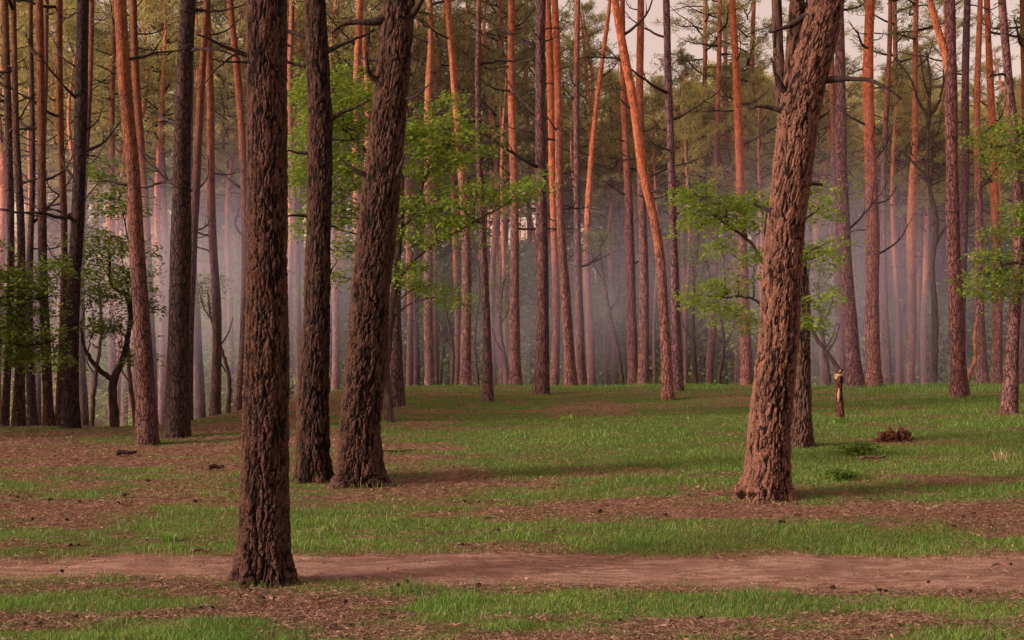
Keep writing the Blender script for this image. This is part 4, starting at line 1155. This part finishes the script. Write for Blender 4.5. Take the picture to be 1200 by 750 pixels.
for k in range(170):
    xx = nr.uniform(-75, 75); dd = nr.uniform(98, 140)
    g.tube(np.array([[xx, dd, -3.2], [xx + nr.normal(0, .3), dd, 6], [xx + nr.normal(0, .6), dd, 16]]), [.2, .15, .07], 6, 1)
fw = new_obj("far_woodland", g.mesh("far_woodland", [M['far'], M['bark']], smooth=False))
fw.color = (1.3, 1.1, 1.05, .3)
tag(fw, "blurred far woodland closing off the view behind the pines", "woodland", kind="stuff")


# ------------------------------------------------------------------ small things on the ground
def place(u, v):
    d = ground_hit(u, v); p = at(u, v, d); return Vector((p.x, p.y, gz(p.x, p.y))), d


t = NT("cut_wood")
tc = t.n("TexCoord"); nz = t.n("TexNoise", {'Vector': tc.outputs['Object'], 'Scale': 40.0, 'Detail': 4.0})
b_ = t.n("BsdfPrincipled", {'Base Color': t.mix(nz.outputs[0], (.22, .12, .07), (.46, .30, .19)), 'Roughness': .8})
t.link(b_.outputs[0], t.out.inputs[0]); M['cut'] = t.mat

# broken-off trunk standing on the grass
b, d = place(985, 493)
root = new_obj("broken_stump", None); root.location = b
tag(root, "thin snapped off tree stump standing upright with a pale broken top", "tree stump")
s = d / 1500
H = 55 * s
zz = np.linspace(-.1, H, 60); th = np.linspace(0, 2 * math.pi, 28, endpoint=False)
ZZ, TT = np.meshgrid(zz, th, indexing='ij')
rad = (4.4 * s) * (1 + .5 * np.exp(-np.maximum(ZZ, 0) / .07)) * (1 + .25 * (fbm(np.cos(TT) * 2, np.sin(TT) * 2, ZZ * 6, s=4, o=3) - .5) * 2)
cx = -1.5 * s * np.sin(ZZ / H * 2.5) + .3 * s * np.sin(ZZ * 11)
V = np.stack([cx + rad * np.cos(TT), rad * np.sin(TT), ZZ + (ZZ > H * .93) * (vnoise(TT * 2, TT * 0, s=8) * .09)], -1).reshape(-1, 3)
i = np.arange(59)[:, None] * 28; j = np.arange(28)[None]; j2 = (j + 1) % 28
q = np.stack([i + j, i + j2, i + 28 + j2, i + 28 + j], -1).reshape(-1, 4)
f1, f2, ci = worley(V[:, 0] * 30, V[:, 1] * 30, V[:, 2] * 14)
o = new_obj("trunk", mesh_np("stump", V, q, M['bark_near'], {"plate": sstep(0, .3, f2 - f1) * .9, "cell": ci}), root); o.color = (.8, .46, .32, 1); stump_trunk = o
g = Geo()
for (x0, z0, r0, sx_) in ((-1.2, 53, 5.6, 1), (1.5, 56, 4.0, -1), (-3.0, 50, 3.6, 1)):
    t_ = np.linspace(0, math.pi, 9)
    pp = np.stack([x0 * s + np.zeros(9), np.zeros(9), (z0 + np.linspace(-4, 4, 9)) * s], -1)
    g.tube(pp, np.maximum(np.sin(t_) * r0 * s, .004), 12)
vv = np.vstack(g.v); vv = vv + (vnoise(vv[:, 0] * 40, vv[:, 1] * 40, vv[:, 2] * 40, s=2) - .5)[:, None] * .03
g.v = [vv]; me = g.mesh("snapped_wood", M['cut']); o = new_obj("broken_top", me, root)
g = Geo()
pp = np.array([[-3.2, -4.3, 22], [-3.0, -4.4, 30], [-2.4, -4.5, 38]]) * s
g.tube(pp, [.012, .028, .01], 7); new_obj("bare_patch", g.mesh("patch", M['cut']), stump_trunk)


def clod(u, v, w, h, seed, mat, col, name, label, cat, jag=1.0):
    b, d = place(u, v); s = d / 1500
    n, k = 22, 44
    ph = np.linspace(0, math.pi / 2, n); th = np.linspace(0, 2 * math.pi, k, endpoint=False)
    PP, TT = np.meshgrid(ph, th, indexing='ij')
    X = np.cos(PP) * np.cos(TT); Y = np.cos(PP) * np.sin(TT); Z = np.sin(PP)
    f = fbm(X * 3 + seed, Y * 3, Z * 3, s=seed, o=4)
    sp_ = 1 + (f - .5) * .9 * jag
    f1, f2, ci = worley(X * 5 + seed, Y * 5, Z * 3, s=seed)
    sp_ = sp_ + (sstep(0, .4, f2 - f1) - .6) * .22 * jag
    V = np.stack([X * w * s * .5 * sp_, Y * w * s * .4 * sp_, Z * h * s * sp_ * (.75 + .5 * vnoise(X * 5, Y * 5, s=seed + 3)) - .03], -1).reshape(-1, 3)
    i = np.arange(n - 1)[:, None] * k; j = np.arange(k)[None]; j2 = (j + 1) % k
    q = np.stack([i + j, i + j2, i + k + j2, i + k + j], -1).reshape(-1, 4)
    me = mesh_np(name, V, q, M[mat], {"plate": sstep(0, .4, f2 - f1).ravel(), "cell": ci.ravel()})
    o = new_obj(name, me); o.location = b; o.color = (*col, 1)
    tag(o, label, cat)
    return o


clod(1051, 517, 40, 13, 3, 'bark_near', (1.1, .62, .55), "rotten_stump", "low crumbling reddish mound of a rotten stump in the right grass", "rotten stump", 1.5)
clod(660, 490, 24, 3.5, 8, 'bark_near', (1.3, .7, .55), "soil_mound", "small reddish soil mound in the green grass near the centre", "soil mound", 1.2)
clod(104, 553, 8, 4, 12, 'cut', (1, 1, 1), "stone", "small pale stone on the needle litter at the left", "stone", .6)
clod(276, 548, 9, 5, 13, 'dead', (2.0, 1.6, 1.5), "wood_chunk", "grey wood chunk left of the thick front trunk", "wood chunk", .8)


def fallen(u, v, length_px, ang, r, seed, col, label, mat='dead', twigs=2):
    b, d = place(u, v); s = d / 1500; rs = random.Random(seed)
    L = length_px * s; g = Geo()
    p = crooked((-L / 2 * math.cos(ang), -L / 2 * math.sin(ang), r * .8), (math.cos(ang), math.sin(ang), 0), L, 10, .10, 0, rs)
    p[:, 2] = r * .8 + .012 + np.abs(np.sin(np.linspace(0, 5, 11))) * .015
    g.tube(p, np.linspace(r, r * .5, 11), 7)
    for k in range(twigs):
        i = rs.randint(2, 8); a2 = ang + rs.choice((-1, 1)) * rs.uniform(.4, .9)
        q = crooked(p[i], (math.cos(a2), math.sin(a2), .12), L * .3, 4, .15, 0, rs); g.tube(q, np.linspace(r * .5, r * .2, 5), 5)
    o = new_obj("fallen_branch", g.mesh("fallen_branch", M[mat])); o.location = b; o.color = (*col, 1)
    tag(o, label, "fallen branch")


fallen(1023, 540, 34, .25, .020, 1, (3.2, 3.0, 2.8), "pale grey dead branch lying in grass below the rotten stump", twigs=4)
fallen(150, 536, 26, .1, .035, 2, (.9, .7, .7), "dark fallen branch on the litter in front of the leaning orange pine", twigs=1)
fallen(254, 552, 18, .3, .03, 3, (1.1, .8, .8), "short brown branch on the litter left of the thick front trunk", twigs=1)
fallen(237, 651, 22, .05, .014, 4, (3, 2.4, 2.2), "thin pale stick at the path edge left of the thick front trunk", twigs=0)
fallen(936, 609, 16, .5, .010, 5, (3.6, 3, 2.7), "thin pale twig on the litter below the big leaning pine", twigs=1)
fallen(1172, 668, 20, 0, .010, 6, (4, 3.4, 3), "thin whitish stick on the dirt path near its right end", twigs=0)
fallen(575, 500 + 112, 14, .3, .006, 7, (1.2, 1, .9), "small twig on the grass strip behind the dirt path", twigs=1)
fallen(462, 532, 60, .08, .012, 8, (1.4, .9, .8), "long brown stick lying right of the curving furrowed trunk", twigs=1)

# pine cones scattered on the litter
def cone_mesh():
    g = Geo(); n = 12
    zz = np.linspace(-1, 1, n); r = np.sqrt(np.maximum(0, 1 - zz ** 2)) * .016 + .002
    g.tube(np.stack([zz * .026, zz * 0, zz * 0], -1), r * (1 + .25 * (np.arange(n) % 2)), 8)
    for k in range(40):
        a = k * 2.4; x = -.022 + .044 * k / 40; rr = .017 * math.sqrt(max(.1, 1 - (x / .03) ** 2))
        c = np.array([x, math.cos(a) * rr, math.sin(a) * rr]); o_ = c + np.array([.006, math.cos(a) * .007, math.sin(a) * .007])
        s_ = np.array([0, -math.sin(a), math.cos(a)]) * .006
        g.add(np.array([c - s_, c + s_, o_]), None, [[0, 1, 2]])
    return g.mesh("pine_cone", M['dead'], smooth=False)


cm = cone_mesh(); crs = random.Random(31); nc = 0
while nc < 60:
    u, v = crs.uniform(5, 1195), 560 + 185 * crs.random() ** .9
    bb, d = place(u, v)
    gmk = float(grass_mask(np.array([bb.x]), np.array([bb.y]))[0])
    if gmk > .62 or float(path_mask(np.array([bb.x]), np.array([bb.y]))[0]) > .25 and crs.random() < .8: continue
    o = new_obj("pine_cone", cm); o.location = bb + Vector((0, 0, .014)); sc = crs.uniform(.4, .75) * (1 + (d - 8) * .07)
    o.scale = (sc, sc, sc); o.rotation_euler = (crs.uniform(0, 6), crs.uniform(-.3, .3), crs.uniform(0, 6)); o.color = (.8, .6, .6, 1)
    tag(o, "small dark pine cone fallen on the litter of the clearing", "pine cone", "pine cones scattered over the clearing")
    nc += 1

# weeds / tufts near the rotten stump, trunk feet
def tuft(u, v, w, h, n, seed, name, label, cat, mat='grass', tint=(1, 1, 1), broad=False):
    b, d = place(u, v); s = d / 1500; nr = np.random.default_rng(seed)
    r = w * s / 2; H = h * s
    if broad:
        g = Geo(); C = np.stack([nr.normal(0, r * .5, n), nr.normal(0, r * .5, n), nr.uniform(.02, H, n)], -1)
        leaves_at(g, C, 14, .05, .07, nr, 1, .3)
        for k in range(n // 2): g.tube(np.array([[0, 0, -.02], C[k] * (.4, .4, .6), C[k]]), .003, 3, 0)
        me = g.mesh(name, [M['stem'], M['leaf']], smooth=False)
    else:
        x = nr.normal(0, r * .5, n); y = nr.normal(0, r * .5, n)
        hh = nr.uniform(.5, 1, n) * H; la = np.arctan2(y, x) + nr.normal(0, .5, n); ll = hh * nr.uniform(.1, .7, n)
        th = nr.uniform(0, 6.28, n); e = np.stack([np.cos(th), np.sin(th), 0 * th], -1) * .0045 * (1 + d / 25)
        bse = np.stack([x, y, 0 * x - .01], -1); mid = bse + np.stack([np.cos(la) * ll * .3, np.sin(la) * ll * .3, hh * .65], -1); tip = bse + np.stack([np.cos(la) * ll, np.sin(la) * ll, hh], -1)
        V = np.stack([bse - e, bse + e, mid + e * .7, mid - e * .7, tip], 1).reshape(-1, 3); o_ = np.arange(n)[:, None] * 5
        me = mesh_np(name, V, [o_ + np.array([[0, 1, 2, 3]]), o_ + np.array([[3, 2, 4]])], M[mat], smooth=False)
    o = new_obj(name, me); o.location = b; o.color = (*tint, 1); tag(o, label, cat, kind='stuff' if h < 10 and w > 50 else None)


tuft(1006, 534, 50, 14, 80, 1, "weed_patch", "low leafy weeds beside the pale fallen branch", "weeds", broad=True, tint=(.62, .6, .6))
tuft(985, 562, 40, 8, 40, 2, "weed_patch", "dark leafy weeds in the grass right of the big leaning pine", "weeds", broad=True, tint=(.45, .45, .45))
tuft(148, 499, 26, 12, 60, 3, "weed_patch", "bright leafy weeds at the foot of the dark forked maple", "weeds", broad=True, tint=(1.1, 1.1, 1))
tuft(198, 637, 14, 14, 70, 4, "grass_tuft", "lone grass tuft above the path left of the thick front trunk", "grass tuft")
tuft(985, 496, 18, 9, 60, 5, "grass_tuft", "grass tuft hugging the foot of the broken stump", "grass tuft")
tuft(333, 683, 30, 12, 90, 6, "grass_tuft", "dry grass tuft at the right foot of the thick front trunk", "grass tuft", mat='dry')
tuft(278, 682, 22, 9, 60, 7, "grass_tuft", "dry grass tuft at the left foot of the thick front trunk", "grass tuft", mat='dry')
tuft(300, 684, 56, 9, 90, 20, "grass_tuft", "low green grass tuft at the front foot of the thick front trunk", "grass tuft")
tuft(905, 589, 64, 6, 80, 21, "grass_tuft", "low dry tuft at the front foot of the big leaning pine", "grass tuft", mat="dry")
tuft(424, 570, 40, 10, 120, 8, "grass_tuft", "green grass tuft at the foot of the curving furrowed pine", "grass tuft")
tuft(368, 562, 40, 8, 90, 9, "grass_tuft", "green grass tuft at the foot of the straight dark front pine", "grass tuft")
tuft(1175, 540, 26, 16, 34, 11, "grass_tuft", "sparse straw coloured grass tuft near the right edge", "grass tuft", mat='dry')
tuft(665, 492, 24, 8, 40, 12, "grass_tuft", "pale grass tuft beside the small soil mound", "grass tuft", tint=(1.4, 1.3, 1))

# ------------------------------------------------------------------ haze
HAZE = True
if HAZE:
    g = Geo()
    x0, x1, y0, y1, z0, z1 = -75, 75, 24, 128, -4, 15
    V = [(x0, y0, z0), (x1, y0, z0), (x1, y1, z0), (x0, y1, z0), (x0, y0, z1), (x1, y0, z1), (x1, y1, z1), (x0, y1, z1)]
    g.add(V, [[0, 3, 2, 1], [4, 5, 6, 7], [0, 1, 5, 4], [1, 2, 6, 5], [2, 3, 7, 6], [3, 0, 4, 7]])
    t = NT("smoke_haze")
    geo = t.n("NewGeometry")
    sep = t.n("SeparateXYZ", {0: geo.outputs['Position']})
    mp = t.n("Mapping", {'Vector': geo.outputs['Position'], 'Scale': (.13, .07, .10)})
    nz = t.n("TexNoise", {'Vector': mp.outputs[0], 'Scale': 1.0, 'Detail': 2.0, 'Roughness': .5})
    hz = t.ramp(sep.outputs[2], 2.5, 9.0, 1.0, 0.0)
    hl = t.ramp(sep.outputs[2], -.5, 3.4, .12, 1.0)
    fr = t.ramp(sep.outputs[1], 24, 34, 0.0, 1.0)
    den = t.math('MULTIPLY', t.math('MULTIPLY', hz, hl), t.math('MULTIPLY', fr, t.ramp(nz.outputs[0], .44, .62, .03, 1.1)))
    for cx_, cy_, cz_, rr_, am_ in ((1.5, 40, 4.2, 9.0, 1.5), (-9.5, 34, 4.0, 7.0, 1.2), (9.0, 42, 5.0, 7.0, .9), (4.5, 33, 3.0, 5.0, .9)):
        dv = t.n("VectorMath", {0: geo.outputs['Position'], 1: (cx_, cy_, cz_)}, operation='SUBTRACT')
        dv = t.n("VectorMath", {0: dv.outputs[0], 1: (1, .8, 2.4)}, operation='MULTIPLY')
        ln = t.n("VectorMath", {0: dv.outputs[0]}, operation='LENGTH')
        pl_ = t.math('MULTIPLY', t.ramp(ln.outputs['Value'], 0, rr_, am_, 0.0), t.ramp(nz.outputs[0], .40, .60, .25, 1.3))
        den = t.math('ADD', den, t.math('MULTIPLY', pl_, fr))
    den = t.math('ADD', t.math('MULTIPLY', den, .038), .0006)
    vs = t.n("VolumeScatter", {'Color': (.76, .66, 1.0, 1), 'Density': den, 'Anisotropy': .0})
    t.link(vs.outputs[0], t.out.inputs['Volume'])
    hz_o = new_obj("haze", g.mesh("haze", t.mat, smooth=False))
    tag(hz_o, "lavender smoke haze drifting between the distant trunks", "haze", kind="stuff")
    try: t.mat.volume_intersection_method
    except Exception: pass
scene.cycles.volume_step_rate = 3.0
scene.cycles.volume_max_steps = 64
scene.cycles.volume_bounces = 0

# ------------------------------------------------------------------ light
SUN_EL, SUN_AZ = R(16), R(-112)      # azimuth from +Y (view direction), negative = left: from behind the left shoulder
sdir = Vector((math.sin(SUN_AZ) * math.cos(SUN_EL), math.cos(SUN_AZ) * math.cos(SUN_EL), math.sin(SUN_EL)))
sun_d = bpy.data.lights.new("sun", 'SUN'); sun_d.energy = 5.0; sun_d.angle = R(13); sun_d.color = (1.0, .83, .70)
sun = new_obj("sun", sun_d); sun.rotation_euler = (-sdir).to_track_quat('-Z', 'Y').to_euler()

w = bpy.data.worlds.new("World"); scene.world = w; w.use_nodes = True
nt = w.node_tree; nt.nodes.clear()
out = nt.nodes.new("ShaderNodeOutputWorld"); bg = nt.nodes.new("ShaderNodeBackground"); sky = nt.nodes.new("ShaderNodeTexSky")
sky.sky_type = 'NISHITA'; sky.sun_disc = False; sky.sun_elevation = SUN_EL; sky.sun_rotation = SUN_AZ
sky.air_density = 1.0; sky.dust_density = 4.0; sky.ozone_density = 1.0
mx = nt.nodes.new("ShaderNodeMix"); mx.data_type = 'RGBA'; mx.blend_type = 'MULTIPLY'; mx.inputs[0].default_value = 1
mx.inputs[7].default_value = (2.85, 2.05, 1.72, 1)
nt.links.new(sky.outputs[0], mx.inputs[6]); m2 = nt.nodes.new("ShaderNodeMix"); m2.data_type = 'RGBA'; m2.inputs[0].default_value = .62
m2.inputs[7].default_value = (7.3, 4.7, 3.5, 1)
nt.links.new(mx.outputs[2], m2.inputs[6]); nt.links.new(m2.outputs[2], bg.inputs[0]); nt.links.new(bg.outputs[0], out.inputs[0])
bg.inputs[1].default_value = .125

scene.view_settings.view_transform = 'Standard'
scene.view_settings.look = 'None'
scene.view_settings.exposure = 0
scene.cycles.max_bounces = 5
scene.cycles.diffuse_bounces = 3
scene.cycles.transmission_bounces = 3
scene.cycles.use_denoising = True
scene.cycles.use_adaptive_sampling = True
